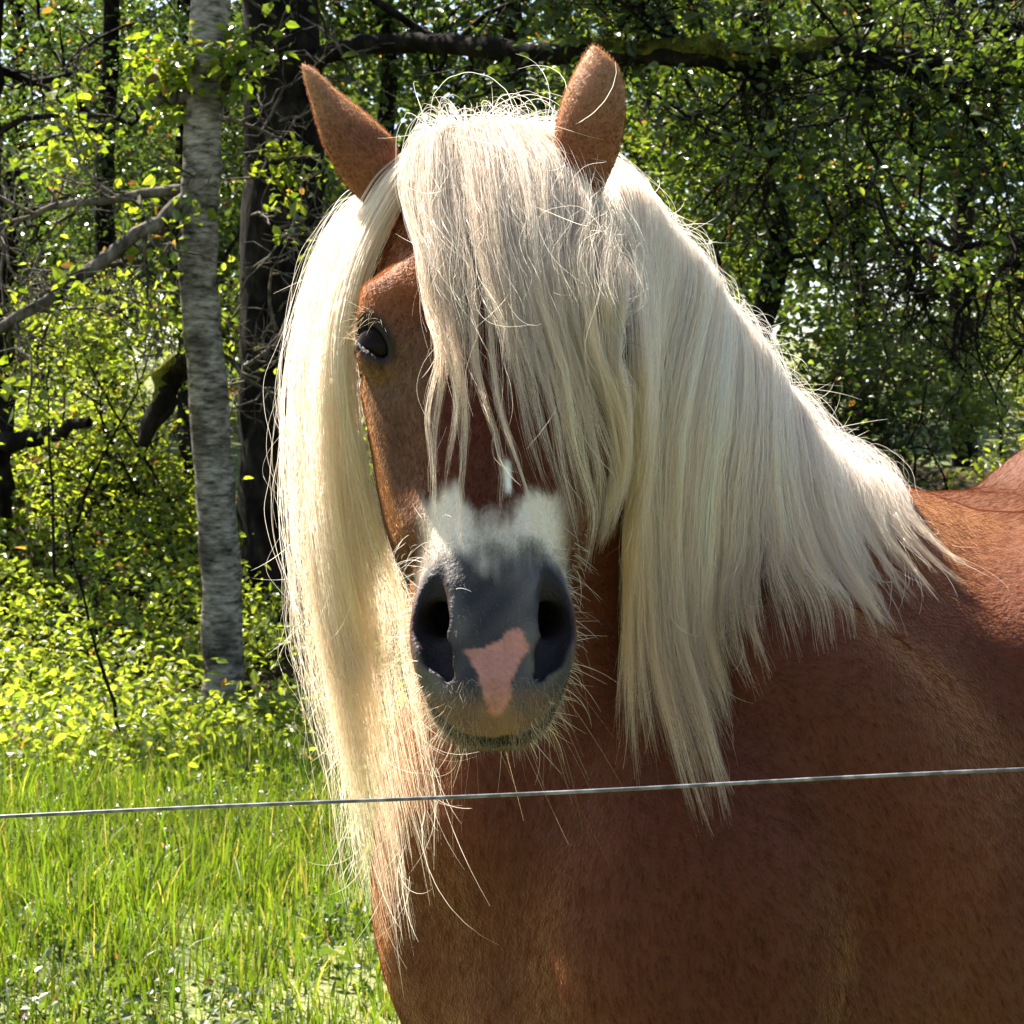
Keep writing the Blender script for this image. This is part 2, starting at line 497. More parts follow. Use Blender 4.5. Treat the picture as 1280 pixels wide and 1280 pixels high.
limb = add_part(t2, 'limb', [tube_arrays(L2, RL, 12, 0.07)], m_dark)
mp_ = L2[16:36] + np.array((0, -0.01, 0.030)); 
Vm, Fm = tube_arrays(mp_, np.interp(np.arange(20), [0, 3, 9, 13, 19], [0.02, 0.05, 0.062, 0.045, 0.015]), 12, 0.16)
ms = child(mesh_from('moss', Vm, Fm, m_moss), t2)
L2b = [px_path([(1040, 62, 10.7), (1090, 80, 10.6), (1130, 88, 10.6), (1170, 92, 10.6)], 10, 0.01, 6), px_path([(930, 74, 10.8), (950, 110, 10.9), (965, 160, 11.0), (960, 210, 11.1)], 10, 0.01, 7),
       px_path([(860, 60, 10.9), (820, 20, 11.1), (760, -20, 11.2)], 10, 0.01, 8), px_path([(1180, 78, 10.6), (1230, 40, 10.5), (1290, 30, 10.4)], 10, 0.01, 9)]
for q in L2b:
    add_part(t2, 'branch', [tube_arrays(q, np.linspace(0.035, 0.012, len(q)), 7, 0.08)], m_dark)
tb, tip, _ = twigs([L2[12:]] + L2b, 16, 0.9, 0.013, 41, levels=3, curl=0.6, grav=-0.3, tmin=0.05, up=0.1)
add_part(t2, 'twigs', tb, m_dark)
tb2, tip2, _ = twigs([P2[20:40]], 26, 2.2, 0.04, 42, levels=3, curl=0.45, tmin=0.1)
add_part(t2, 'upper_branches', tb2, m_dark)
add_leaves(t2, 'crown', np.vstack([crown_points(tip, 6500, 43, 0.09, 420), crown_points(tip2, 5000, 44, 0.16, 220)]), 0.060, 'mid', 45)
tb, tip, _ = twigs([P2[8:34] + np.array((0, -0.2, 0))], 40, 0.9, 0.012, 46, levels=2, curl=0.6, grav=-0.2, tmin=0.0)
add_part(t2, 'dead_twigs', tb, m_twig)

# ---- further trees: trunk line in the photo, depth, crown clouds
def woodland_tree(name, label, pts, rad, mat, clouds, n, size, kind, seed, nb=14, bl=1.4, tw=3, twl=1, group='trees of the wood behind the horse'):
    P = px_path(pts, 36, 0.012, seed)
    root = tree_thing(name, label, 'tree', (P[0][0], P[0][1], float(ground_z(P[0][0], P[0][1]))), group)
    add_part(root, 'trunk', [tube_arrays(P, np.interp(np.linspace(0, 1, 36), [0, 0.05, 1], [rad * 1.4, rad, rad * 0.45]), 12, 0.06)], mat)
    tb, tip, _ = twigs([P[10:]], nb, bl, rad * 0.35, seed + 1, levels=tw, curl=0.55, grav=-0.1, tmin=0.0)
    add_part(root, 'branches', tb, mat)
    pts_ = [crown_points(tip, int(n * 0.35), seed + 2, 0.14, 260)]
    if clouds:
        pts_.append(blob_points(clouds, int(n), seed + 3))
    add_leaves(root, 'crown', np.vstack(pts_), size, kind, seed + 4)
    return root
def cl(px, py, d, hw, hh, hd_):
    return (at(px, py, d), (hw, hd_, hh))

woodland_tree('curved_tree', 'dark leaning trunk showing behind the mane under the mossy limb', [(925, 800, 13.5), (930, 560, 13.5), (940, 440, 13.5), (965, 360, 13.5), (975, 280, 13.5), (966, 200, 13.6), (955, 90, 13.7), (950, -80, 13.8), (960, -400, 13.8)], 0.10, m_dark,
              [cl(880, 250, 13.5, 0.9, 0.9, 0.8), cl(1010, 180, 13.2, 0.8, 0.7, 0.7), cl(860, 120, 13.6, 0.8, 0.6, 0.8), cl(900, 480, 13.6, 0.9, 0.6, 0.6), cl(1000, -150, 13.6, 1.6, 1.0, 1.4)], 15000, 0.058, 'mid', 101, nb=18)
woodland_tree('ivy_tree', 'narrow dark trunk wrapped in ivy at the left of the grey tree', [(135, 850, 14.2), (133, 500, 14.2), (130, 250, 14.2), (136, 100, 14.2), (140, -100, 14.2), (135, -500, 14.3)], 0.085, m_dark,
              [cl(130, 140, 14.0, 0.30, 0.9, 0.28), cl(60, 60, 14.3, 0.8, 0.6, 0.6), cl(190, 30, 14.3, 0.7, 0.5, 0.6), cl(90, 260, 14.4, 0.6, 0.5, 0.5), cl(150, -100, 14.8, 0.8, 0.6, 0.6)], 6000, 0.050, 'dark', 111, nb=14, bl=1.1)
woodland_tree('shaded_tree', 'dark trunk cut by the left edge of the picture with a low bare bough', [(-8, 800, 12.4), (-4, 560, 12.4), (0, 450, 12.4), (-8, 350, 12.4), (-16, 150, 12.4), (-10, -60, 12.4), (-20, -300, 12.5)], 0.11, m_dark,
              [cl(-10, 120, 12.6, 0.4, 0.5, 0.4)], 900, 0.05, 'mid', 121, nb=12, bl=1.0)
woodland_tree('dark_evergreen', 'bluish dark evergreen filling the upper right behind the bare twigs', [(1205, 760, 15.5), (1200, 400, 15.5), (1205, 200, 15.5), (1195, 0, 15.5), (1200, -400, 15.6)], 0.10, m_dark,
              [cl(1170, 165, 15.2, 0.75, 0.40, 0.5), cl(1260, 215, 15.2, 0.75, 0.35, 0.5), cl(1235, 120, 15.3, 0.6, 0.35, 0.5), cl(1100, 190, 15.3, 0.55, 0.35, 0.5)], 9000, 0.05, 'teal', 131, nb=14)
woodland_tree('twiggy_tree', 'small bare-twigged tree with a crooked low bough at the right edge', [(1330, 800, 11.6), (1320, 560, 11.6), (1300, 420, 11.6), (1310, 300, 11.6), (1330, 100, 11.6), (1350, -200, 11.6)], 0.07, m_dark,
              None, 1500, 0.04, 'pale', 141, nb=22, bl=1.3, tw=3)
PB = [px_path(p, 14, 0.014, 60 + k) for k, p in enumerate((
    [(1310, 300, 11.6), (1240, 306, 11.5), (1190, 308, 11.4), (1150, 300, 11.4), (1110, 312, 11.4), (1070, 330, 11.5)],
    [(1312, 330, 11.6), (1270, 330, 11.5), (1230, 350, 11.5), (1200, 400, 11.5), (1190, 450, 11.5)],
    [(1150, 302, 11.4), (1135, 345, 11.4), (1150, 375, 11.4), (1165, 385, 11.4)]))]
rt = bpy.data.objects['twiggy_tree']
for q in PB:
    add_part(rt, 'branch', [tube_arrays(q, np.linspace(0.028, 0.008, len(q)), 7, 0.1)], m_dark)
tb, tip, _ = twigs(PB, 16, 0.75, 0.009, 71, levels=3, curl=0.8, grav=-0.25, tmin=0.0, up=-0.1)
add_part(rt, 'twigs', tb, m_dark)
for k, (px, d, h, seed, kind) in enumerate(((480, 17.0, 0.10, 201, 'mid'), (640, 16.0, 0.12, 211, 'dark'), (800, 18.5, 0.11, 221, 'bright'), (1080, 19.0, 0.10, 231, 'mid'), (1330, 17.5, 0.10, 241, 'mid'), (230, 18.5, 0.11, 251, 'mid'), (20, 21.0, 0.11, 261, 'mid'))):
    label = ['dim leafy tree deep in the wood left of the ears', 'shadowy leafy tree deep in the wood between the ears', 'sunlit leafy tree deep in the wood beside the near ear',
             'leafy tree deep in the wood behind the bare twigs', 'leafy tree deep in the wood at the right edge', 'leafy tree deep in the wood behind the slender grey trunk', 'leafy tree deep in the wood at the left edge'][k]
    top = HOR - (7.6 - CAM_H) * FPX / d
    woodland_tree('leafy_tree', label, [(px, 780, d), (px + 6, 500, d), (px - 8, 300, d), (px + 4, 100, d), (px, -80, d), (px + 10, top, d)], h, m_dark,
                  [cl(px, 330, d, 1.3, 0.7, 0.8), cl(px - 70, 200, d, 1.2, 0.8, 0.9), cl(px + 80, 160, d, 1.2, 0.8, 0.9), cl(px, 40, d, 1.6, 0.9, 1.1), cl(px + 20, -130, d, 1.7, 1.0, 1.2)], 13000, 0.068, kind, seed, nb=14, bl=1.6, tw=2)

# ---- bank of ivy, bramble and young shoots
def bank_h(x, y):
    s = np.clip((y - 10.1) / 3.0, 0, 1) * np.clip((8.2 - np.abs(x - 0.4)) / 3.2, 0, 1)
    return 1.45 * s ** 1.3 * (0.85 + 0.25 * np.sin(x * 1.3 + 0.7) + 0.18 * np.sin(x * 3.1 + y * 1.2)) + 0.02 + 0.12 * np.clip((y - 8.2) / 1.5, 0, 1) + ground_z(x, y)
def bank_leaves(n, x0, x1, y0, y1, seed, ex=0.5):
    r = np.random.default_rng(seed)
    x = r.uniform(x0, x1, n); y = r.uniform(y0, y1, n)
    top = bank_h(x, y)
    z = top - np.abs(r.normal(0, 0.10, n)) + r.exponential(0.07, n) * (r.uniform(0, 1, n) < 0.4)
    P = np.stack([x, y, np.maximum(z, 0.02)], 1)
    f = vnoise2(P, 2.2, seed) + 0.7 * vnoise2(P, 6.0, seed + 1)
    return P[f > np.quantile(f, 0.22)]
PU = np.vstack([bank_leaves(66000, -4.2, 1.0, 8.3, 13.8, 301), bank_leaves(22000, 1.0, 5.6, 9.3, 13.6, 302), bank_leaves(15000, -8.5, -4.2, 8.8, 14.0, 315), bank_leaves(14000, 5.6, 9.5, 9.0, 14.0, 316)])
r_ = np.random.default_rng(303)
kinds = vnoise2(PU, 0.9, 304)
sz = 0.045 * np.clip(r_.normal(1, 0.32, len(PU)), 0.35, 2.0)
cols = np.where((kinds > 0.25)[:, None], leaf_cols(len(PU), 305, 'lime'), np.where((kinds < -0.35)[:, None], leaf_cols(len(PU), 306, 'mid'), leaf_cols(len(PU), 307, 'lime')))
V, F, C = leaves(PU, sz, cols, 308, upright=0.9)
und = tag(mesh_from('undergrowth', V, F, m_leaf, colors=C, smooth=False), 'sunlit bank of ivy, brambles and young shoots below the trees', 'undergrowth', kind='stuff')
# low weeds and clover in the meadow
r_ = np.random.default_rng(311)
n_ = 15000
xw = r_.uniform(-3.2, 1.2, n_); yw = 4.5 + 4.6 * r_.uniform(0, 1, n_)
fw = np.sin(xw * 2.9 + 1.1) * np.sin(yw * 2.3) + 0.5 * np.sin(xw * 6.1 + yw * 4.0)
xw, yw = xw[fw > -0.1], yw[fw > -0.1]
PWd = np.stack([xw, yw, ground_z(xw, yw) + r_.uniform(0.005, 0.075, len(xw))], 1)
V, F, C = leaves(PWd, 0.026 * np.clip(r_.normal(1, 0.35, len(PWd)), 0.4, 2), leaf_cols(len(PWd), 312, 'mid') * 1.1, 313, upright=1.2, aspect=0.8)
tag(mesh_from('weeds', V, F, m_leaf, colors=C, smooth=False), 'low clover and weeds growing among the meadow grass', 'weeds', kind='stuff')
# soil and leaf litter under it
bx_ = np.linspace(-8.4, 9.2, 90); by_ = np.linspace(9.0, 15.0, 50)
X, Y = np.meshgrid(bx_, by_, indexing='ij')
Z = bank_h(X, Y) - 0.28 + 0.05 * np.sin(X * 5.3) * np.sin(Y * 4.7)
Z[:, 0] = ground_z(X[:, 0], Y[:, 0]) - 0.1
Z[:, -1] = ground_z(X[:, -1], Y[:, -1]) - 0.1
V = np.stack([X.ravel(), Y.ravel(), Z.ravel()], 1)
i, j = np.meshgrid(np.arange(89), np.arange(49), indexing='ij'); a = (i * 50 + j).ravel()
m_litter = bark('leaf_litter', (0.018, 0.015, 0.010), (0.05, 0.038, 0.022), (0.10, 0.075, 0.04), scale=12)
tag(mesh_from('bank', V, np.stack([a, a + 50, a + 51, a + 1], 1), m_litter), kind='structure')

# ---- bushes above the horse's back and under the trees
def bush(label, px, py, d, hw, hh, n, kind, seed, size=0.05):
    c = at(px, py, d)
    gz = float(ground_z(c[0], c[1]))
    root = tree_thing('bush', label, 'bush', (c[0], c[1], gz), 'bushes under the trees')
    r = np.random.default_rng(seed)
    stems = []
    for _ in range(9):
        q = wander((c[0] + r.normal(0, 0.15), c[1] + r.normal(0, 0.15), gz), (r.normal(0, 0.35), r.normal(0, 0.35), 1), (c[2] + hh - gz) * r.uniform(0.7, 1.0), 8, r, 0.3)
        stems.append(q)
    tubes = [tube_arrays(q, np.linspace(0.014, 0.004, len(q)), 5, 0.05) for q in stems]
    tb, tip, _ = twigs(stems, 7, 0.5, 0.006, seed + 1, levels=2, curl=0.5, tmin=0.3)
    add_part(root, 'stems', tubes + tb, m_dark)
    P = np.vstack([blob_points([(c, (hw, 0.5, hh)), (c + np.array((hw * 0.5, 0, -hh * 0.5)), (hw * 0.7, 0.5, hh * 0.6))], n, seed + 2), crown_points(tip, n // 3, seed + 3, 0.06)])
    add_leaves(root, 'foliage', P, size, kind, seed + 4)
for a_ in (('pale green young bush rising above the horse back', 1150, 480, 12.6, 0.55, 0.55, 4200, 'pale', 401),
           ('deep green bush against the mane above the withers', 1030, 470, 12.2, 0.50, 0.60, 4200, 'mid', 411),
           ('light green bush beside the far edge above the rump', 1270, 430, 13.4, 0.5, 0.5, 2600, 'pale', 421),
           ('leafy bush under the low bough left of the grey trunk', 120, 420, 12.6, 0.8, 0.45, 3600, 'lime', 431),
           ('leafy bush between the grey trunk and the oak', 300, 430, 13.0, 0.35, 0.6, 1700, 'lime', 441)):
    bush(*a_)

# ---- broken mossy bough of the grey tree
PM = px_path([(256, 430, 10.08), (236, 446, 10.3), (214, 470, 10.5), (205, 500, 10.5), (188, 530, 10.5), (178, 556, 10.5)], 18, 0.006, 81)
add_part(t1, 'broken_bough', [tube_arrays(PM, np.interp(np.arange(18), [0, 5, 9, 13, 17], [0.025, 0.03, 0.065, 0.058, 0.03]), 12, 0.12)], m_dark)
Vm, Fm = tube_arrays(PM[6:14] + np.array((-0.024, -0.02, 0.022)), np.interp(np.arange(8), [0, 4, 7], [0.02, 0.055, 0.02]), 10, 0.2)
child(mesh_from('moss', Vm, Fm, m_moss), t1)
root2 = bpy.data.objects['shaded_tree']
q = px_path([(-10, 556, 12.4), (30, 550, 12.2), (70, 540, 12.1), (112, 528, 12.0)], 12, 0.01, 82)
add_part(root2, 'bough', [tube_arrays(q, np.linspace(0.07, 0.03, 12), 9, 0.1)], m_dark)

# ---- thin bare saplings in the bank
for k, (pts, lab) in enumerate((([(148, 925, 9.3), (140, 880, 9.3), (120, 810, 9.3), (105, 750, 9.3), (92, 690, 9.35), (80, 640, 9.4)], 'thin dark bare stem leaning in the sunlit bank, nearer the grass'),
                                ([(68, 720, 10.6), (66, 640, 10.6), (60, 540, 10.6), (58, 460, 10.6)], 'thin dark upright stem standing above the sunlit bank'))):
    q = px_path(pts, 14, 0.006, 90 + k)
    root = tree_thing('sapling', lab, 'sapling', tuple(q[0]), 'bare saplings in the bank')
    add_part(root, 'stem', [tube_arrays(q, np.linspace(0.010, 0.004, 14), 6, 0.08)], m_dark)
    tb, tip, _ = twigs([q], 7, 0.3, 0.004, 95 + k, levels=1, tmin=0.3)
    add_part(root, 'twigs', tb, m_dark)
    add_leaves(root, 'leaves', crown_points(tip, 60, 97 + k, 0.03), 0.04, 'bright', 98 + k)

# ---- the wood beyond
boxes = []
r_ = np.random.default_rng(501)
for k in range(70):
    d = r_.uniform(23, 34); px = r_.uniform(-350, 1650)
    gz = float(ground_z((px - 640) * d / FPX, d))
    zc = gz + r_.uniform(0.8, 9.0)
    if px > 980 and zc > 6.5:
        continue
    boxes.append((np.array(((px - 640) * d / FPX, d, zc)), (r_.uniform(1.2, 2.4), r_.uniform(1, 1.8), r_.uniform(0.9, 1.7))))
for k in range(44):
    d = r_.uniform(24, 38); px = r_.uniform(-300, 1600)
    boxes.append((np.array(((px - 640) * d / FPX, d, r_.uniform(2.4, 5.2))), (r_.uniform(1.4, 2.6), r_.uniform(1, 1.8), r_.uniform(0.8, 1.3))))
for k in range(16):
    d = r_.uniform(21, 30); px = r_.uniform(820, 1420)
    boxes.append((np.array(((px - 640) * d / FPX, d, r_.uniform(2.8, 6.8))), (r_.uniform(1.2, 2.0), r_.uniform(1, 1.6), r_.uniform(0.8, 1.3))))
PW_ = blob_points(boxes, 165000, 502)
V, F, C = leaves(PW_, 0.15 * np.clip(r_.normal(1, 0.3, len(PW_)), 0.4, 2), leaf_cols(len(PW_), 503, 'mid'), 504)
wide = []
for k in range(64):
    d = r_.uniform(26, 40); px = r_.uniform(-2600, -250) if k % 2 else r_.uniform(1550, 3800)
    x_ = (px - 640) * d / FPX
    gz = float(ground_z(x_, d))
    wide.append((np.array((x_, d, gz + r_.uniform(0.6, 2.6))), (r_.uniform(1.8, 3.2), r_.uniform(1.2, 2.0), r_.uniform(1.6, 2.6))))
PX_ = blob_points(wide, 60000, 505)
V2, F2, C2 = leaves(PX_, 0.26 * np.clip(r_.normal(1, 0.3, len(PX_)), 0.4, 2), leaf_cols(len(PX_), 506, 'mid'), 507)
V, F, C = np.vstack([V, V2]), np.vstack([F, F2 + len(V)]), np.vstack([C, C2])
tag(mesh_from('woodland', V, F, m_leaf, colors=C, smooth=False), 'far-off mass of leafy wood behind the nearer trees', 'woodland', kind='stuff')
# ================================================================== the horse
# withers, and the directions of its forehand and of its back
W = np.array((0.48, 2.50, 0.0))
FW = np.array((-0.82, -0.57, 0.0)); FW /= np.linalg.norm(FW)
LF = np.array((-FW[1], FW[0], 0.0)); LF = np.array((0.57, -0.82, 0.0)); LF /= np.linalg.norm(LF)
BK = np.array((0.60, 0.80, 0.0))
BL = np.array((0.80, -0.60, 0.0))
UP = np.array((0, 0, 1.0))
def fb(u, v, z):       # forehand coordinates
    return W + FW * u + LF * v + UP * z
def hb(u, v, z):       # hind coordinates, u metres behind the withers
    return W + BK * u + BL * v + UP * z

# head frame: T along the head towards the muzzle, FN out of the face, S to the horse's left
TILT = math.radians(30)
POLL = at(612, 186, 2.05)
HT = np.array((0.012, -math.sin(TILT), -math.cos(TILT))); HT /= np.linalg.norm(HT)
HS = np.array((1.0, 0.02, 0.0)); HS -= HT * HS.dot(HT); HS /= np.linalg.norm(HS)
HF = np.cross(HS, HT); HF = HF if HF[1] < 0 else -HF
def hd(s, f, t):
    return POLL + HS * s + HF * f + HT * t

def smin(a, b, k):
    h = np.clip(0.5 + 0.5 * (b - a) / k, 0, 1)
    return b * (1 - h) + a * h - k * h * (1 - h)
def smax(a, b, k):
    return -smin(-a, -b, k)
def ell(P, c, axes, rad):
    q = (P - c) @ np.asarray(axes).T
    r = np.asarray(rad)
    k0 = np.linalg.norm(q / r, axis=1)
    k1 = np.linalg.norm(q / (r * r), axis=1) + 1e-9
    return k0 * (k0 - 1.0) / k1
def cone(P, a, b, ra, rb):
    pa = P - a; ba = b - a
    h = np.clip(pa @ ba / (ba @ ba), 0, 1)
    return np.linalg.norm(pa - h[:, None] * ba, axis=1) - (ra + (rb - ra) * h)

FRAME_F = np.array([FW, LF, UP])
FRAME_B = np.array([BK, BL, UP])
FRAME_H = np.array([HS, HF, HT])

# head profile along T: front of the face, back (jaw), half width
PT = np.array((-0.03, 0.00, 0.06, 0.12, 0.20, 0.28, 0.36, 0.44, 0.50, 0.54, 0.57, 0.595, 0.61))
PFR = np.array((-0.03, 0.000, 0.032, 0.044, 0.046, 0.036, 0.024, 0.014, 0.012, 0.006, -0.006, -0.024, -0.045))
PBK = np.array((-0.09, -0.120, -0.16, -0.190, -0.205, -0.205, -0.175, -0.140, -0.118, -0.108, -0.098, -0.082, -0.066))
PW = np.array((0.050, 0.072, 0.094, 0.112, 0.126, 0.112, 0.088, 0.070, 0.063, 0.060, 0.055, 0.046, 0.028))
TEND = 0.61
_tt = np.linspace(-0.03, TEND, 135)
def _sm(y):
    v = np.interp(_tt, PT, y)
    for _ in range(6):
        v[1:-1] = 0.25 * v[:-2] + 0.5 * v[1:-1] + 0.25 * v[2:]
    return v
PFRs, PBKs, PWs = _sm(PFR), _sm(PBK), _sm(PW)

EYE_S, EYE_F, EYE_T = 0.1140, 0.006, 0.232
NOS = [((0.0520, 0.014, 0.474), 0.0080), ((0.0535, 0.010, 0.498), 0.0150), ((0.0525, 0.004, 0.522), 0.0170), ((0.0455, 0.000, 0.547), 0.0135), ((0.0370, -0.002, 0.566), 0.0065)]
def nostril(Q):
    v = np.full(len(Q), 9.0)
    for (a, ra), (b, rb) in zip(NOS[:-1], NOS[1:]):
        v = smin(v, cone(Q, np.array(a), np.array(b), ra, rb), 0.006)
    return smin(v, cone(Q, np.array((0.050, 0.0, 0.515)), np.array((0.036, -0.055, 0.485)), 0.016, 0.016), 0.008)
EAX = np.array([[-0.57, 0, 0.82], [0.82, 0, 0.57], [0, 1, 0]])
def eye_open(Q):
    return ell(Q, np.array((0.1120, 0.018, 0.2350)), EAX, (0.0240, 0.0100, 0.026))
def near(fn, P, m):
    """evaluate fn only where m holds, 9 elsewhere"""
    out = np.full(len(P), 9.0)
    if m.any():
        out[m] = fn(P[m])
    return out
_hm = POLL + HT * 0.31 - HF * 0.08
def head_sdf(P):
    return near(_head_sdf, P, ((P - _hm) ** 2).sum(axis=1) < 0.50 ** 2)
def _head_sdf(P):
    q = (P - POLL) @ FRAME_H.T
    s, f, t = q[:, 0], q[:, 1], q[:, 2]
    a = np.abs(s)
    tc = np.clip(t, -0.03, TEND)
    fr = np.interp(tc, _tt, PFRs); bk = np.interp(tc, _tt, PBKs); w = np.interp(tc, _tt, PWs)
    cf = 0.5 * (fr + bk); hf = 0.5 * (fr - bk)
    # the jaw side is narrower than the forehead side
    rel = np.clip((f - cf) / hf, -1, 1)
    w2 = w * (1 - 0.22 * np.clip(-rel, 0, 1) + 0.0 * rel)
    g = ((a / w2) ** 2.5 + (np.abs(f - cf) / hf) ** 2.5) ** (1 / 2.5)
    d = (g - 1) * np.minimum(w2, hf) * 0.92
    over = np.maximum(t - TEND, -0.03 - t)
    d = np.where(over > 0, np.sqrt(np.maximum(d, 0) ** 2 + over ** 2), np.maximum(d, over))
    Q = np.stack([a, f, t], axis=1)
    I3 = np.eye(3)
    # jowls, brow ridge, cheek crest, nasal bones
    d = smin(d, ell(Q, np.array((0.066, -0.115, 0.275)), I3, (0.044, 0.100, 0.140)), 0.03)
    d = smin(d, ell(Q, np.array((0.097, 0.014, 0.192)), I3, (0.026, 0.024, 0.036)), 0.032)
    d = smin(d, cone(Q, np.array((0.100, -0.035, 0.26)), np.array((0.068, -0.030, 0.40)), 0.017, 0.012), 0.03)
    d = smin(d, cone(Q, np.array((0.022, 0.012, 0.30)), np.array((0.022, -0.004, 0.47)), 0.018, 0.016), 0.02)
    # hollow above the eye and between nose bone and cheek
    d = smax(d, -ell(Q, np.array((0.112, 0.030, 0.145)), I3, (0.014, 0.016, 0.024)), 0.02)
    d = smax(d, -ell(Q, np.array((0.092, 0.016, 0.40)), I3, (0.016, 0.03, 0.08)), 0.03)
    # nostril wings, upper lip, chin
    d = smin(d, ell(Q, np.array((0.042, -0.018, 0.518)), I3, (0.031, 0.038, 0.058)), 0.02)
    d = smin(d, ell(Q, np.array((0.018, -0.028, 0.572)), I3, (0.034, 0.034, 0.034)), 0.018)
    d = smin(d, ell(Q, np.array((0.0, -0.086, 0.545)), I3, (0.034, 0.026, 0.028)), 0.012)
    d = smin(d, ell(Q, np.array((0.0, -0.095, 0.525)), I3, (0.036, 0.030, 0.04)), 0.015)
    # the two lobes of the upper lip
    d = smin(d, ell(Q, np.array((0.021, -0.026, 0.584)), I3, (0.021, 0.022, 0.018)), 0.006)
    # nostrils: long comma shaped hollows, wide at the outer side, their inner wing a curved fold
    d = smax(d, -nostril(Q), 0.006)
    # rim of the inner wing
    d = smin(d, cone(Q, np.array((0.033, 0.010, 0.488)), np.array((0.028, 0.000, 0.552)), 0.0060, 0.0055), 0.010)
    # bulge of the lids and the slanting opening between them
    ec = np.array((EYE_S, EYE_F, EYE_T))
    d = smin(d, ell(Q, ec + np.array((-0.012, -0.004, 0.0)), I3, (0.026, 0.028, 0.034)), 0.015)
    d = smax(d, -eye_open(Q), 0.004)
    return d

CREST = [at(640, 245, 2.12), at(715, 275, 2.17), at(798, 378, 2.24), at(872, 486, 2.31), at(948, 600, 2.38), at(1030, 676, 2.44), at(1105, 700, 2.50)]
CREST_R = [0.055, 0.055, 0.052, 0.052, 0.055, 0.06, 0.07]
NECKM = [hd(0, -0.13, 0.13), at(690, 430, 2.20), at(760, 560, 2.24), at(850, 700, 2.32), at(930, 800, 2.40)]
NECKM_R = [0.085, 0.100, 0.125, 0.16, 0.20]
THRO = [hd(0, -0.19, 0.18), at(640, 560, 2.20), at(668, 740, 2.24), at(700, 940, 2.28)]
THRO_R = [0.07, 0.085, 0.12, 0.18]
LEGF = lambda v: [(fb(0.30, v, 0.90), 0.12), (fb(0.30, v * 0.92, 0.60), 0.075), (fb(0.30, v * 0.9, 0.47), 0.056), (fb(0.295, v * 0.9, 0.40), 0.048), (fb(0.29, v * 0.9, 0.17), 0.036), (fb(0.30, v * 0.9, 0.14), 0.044), (fb(0.335, v * 0.9, 0.05), 0.042)]
LEGH = lambda v: [(hb(1.12, v, 0.95), 0.19), (hb(1.02, v, 0.75), 0.13), (hb(1.24, v * 0.95, 0.58), 0.072), (hb(1.32, v * 0.95, 0.50), 0.058), (hb(1.29, v * 0.95, 0.18), 0.040), (hb(1.28, v * 0.95, 0.15), 0.046), (hb(1.23, v * 0.95, 0.05), 0.044)]

def body_sdf(P):
    d = ell(P, hb(0.50, 0, 0.985), FRAME_B, (0.72, 0.395, 0.385))
    d = smin(d, ell(P, fb(0.16, 0, 1.02), FRAME_F, (0.46, 0.30, 0.34)), 0.10)
    d = smin(d, ell(P, fb(0.40, 0, 0.84), FRAME_F, (0.22, 0.24, 0.20)), 0.08)
    d = smin(d, ell(P, fb(-0.02, 0, 1.235), FRAME_F, (0.24, 0.12, 0.145)), 0.10)
    for v in (-1, 1):
        d = smin(d, ell(P, hb(0.98, 0.120 * v, 1.172), FRAME_B, (0.40, 0.24, 0.315)), 0.11)
        d = smin(d, ell(P, hb(0.42, 0.19 * v, 1.222), FRAME_B, (0.55, 0.235, 0.165)), 0.09)
        d = smin(d, ell(P, hb(1.16, 0.20 * v, 0.93), FRAME_B, (0.27, 0.17, 0.36)), 0.09)
        d = smin(d, ell(P, fb(0.475, 0.155 * v, 0.96), FRAME_F, (0.155, 0.178, 0.25)), 0.035)
        ax = np.array([FW * 0.85 + UP * -0.52, LF, FW * 0.52 + UP * 0.85])
        d = smin(d, ell(P, fb(0.27, 0.225 * v, 1.05), ax, (0.15, 0.105, 0.30)), 0.055)
        d = smin(d, ell(P, fb(0.12, 0.262 * v, 0.90), FRAME_F, (0.12, 0.085, 0.19)), 0.04)
    lo = P[:, 2] < 1.22
    if lo.any():
        for v in (-1, 1):
            for leg, kk in ((LEGF(0.19 * v), 0.04), (LEGH(0.19 * v), 0.05)):
                near_leg = lo & (((P[:, :2] - leg[0][0][:2]) ** 2).sum(axis=1) < 0.6 ** 2)
                if not near_leg.any():
                    continue
                Pl, dl = P[near_leg], d[near_leg]
                for (a, ra), (b, rb) in zip(leg[:-1], leg[1:]):
                    dl = smin(dl, cone(Pl, a, b, ra, rb), kk)
                d[near_leg] = dl
    return d

def neck_sdf(P):
    d = np.full(len(P), 9.0)
    for pts, rs, k in ((CREST, CREST_R, 0.05), (NECKM, NECKM_R, 0.07), (THRO, THRO_R, 0.07)):
        for i in range(len(pts) - 1):
            d = smin(d, cone(P, pts[i], pts[i + 1], rs[i], rs[i + 1]), k)
    return d

def trunk_sdf(P):
    b = near(body_sdf, P, P[:, 2] < 1.62)
    n = near(neck_sdf, P, (((P - np.array((0.2, 2.3, 1.5))) ** 2).sum(axis=1) < 0.9 ** 2))
    return smin(b, n, 0.09)
def horse_sdf(P):
    return smin(trunk_sdf(P), head_sdf(P), 0.022)

def grad(fn, P, e=0.002):
    g = np.empty_like(P)
    for k in range(3):
        o = np.zeros(3); o[k] = e
        g[:, k] = (fn(P + o) - fn(P - o))
    return g / (np.linalg.norm(g, axis=1)[:, None] + 1e-12)

def axis_coords(lo, hi, fine):
    """grid lines from lo to hi: coarse outside, finer inside the given (a, b, step) spans"""
    out = [lo]
    while out[-1] < hi:
        x = out[-1]
        st = 0.016
        for a, b, s in fine:
            if a - 0.01 <= x < b:
                st = min(st, s)
        out.append(x + st)
    return np.array(out)

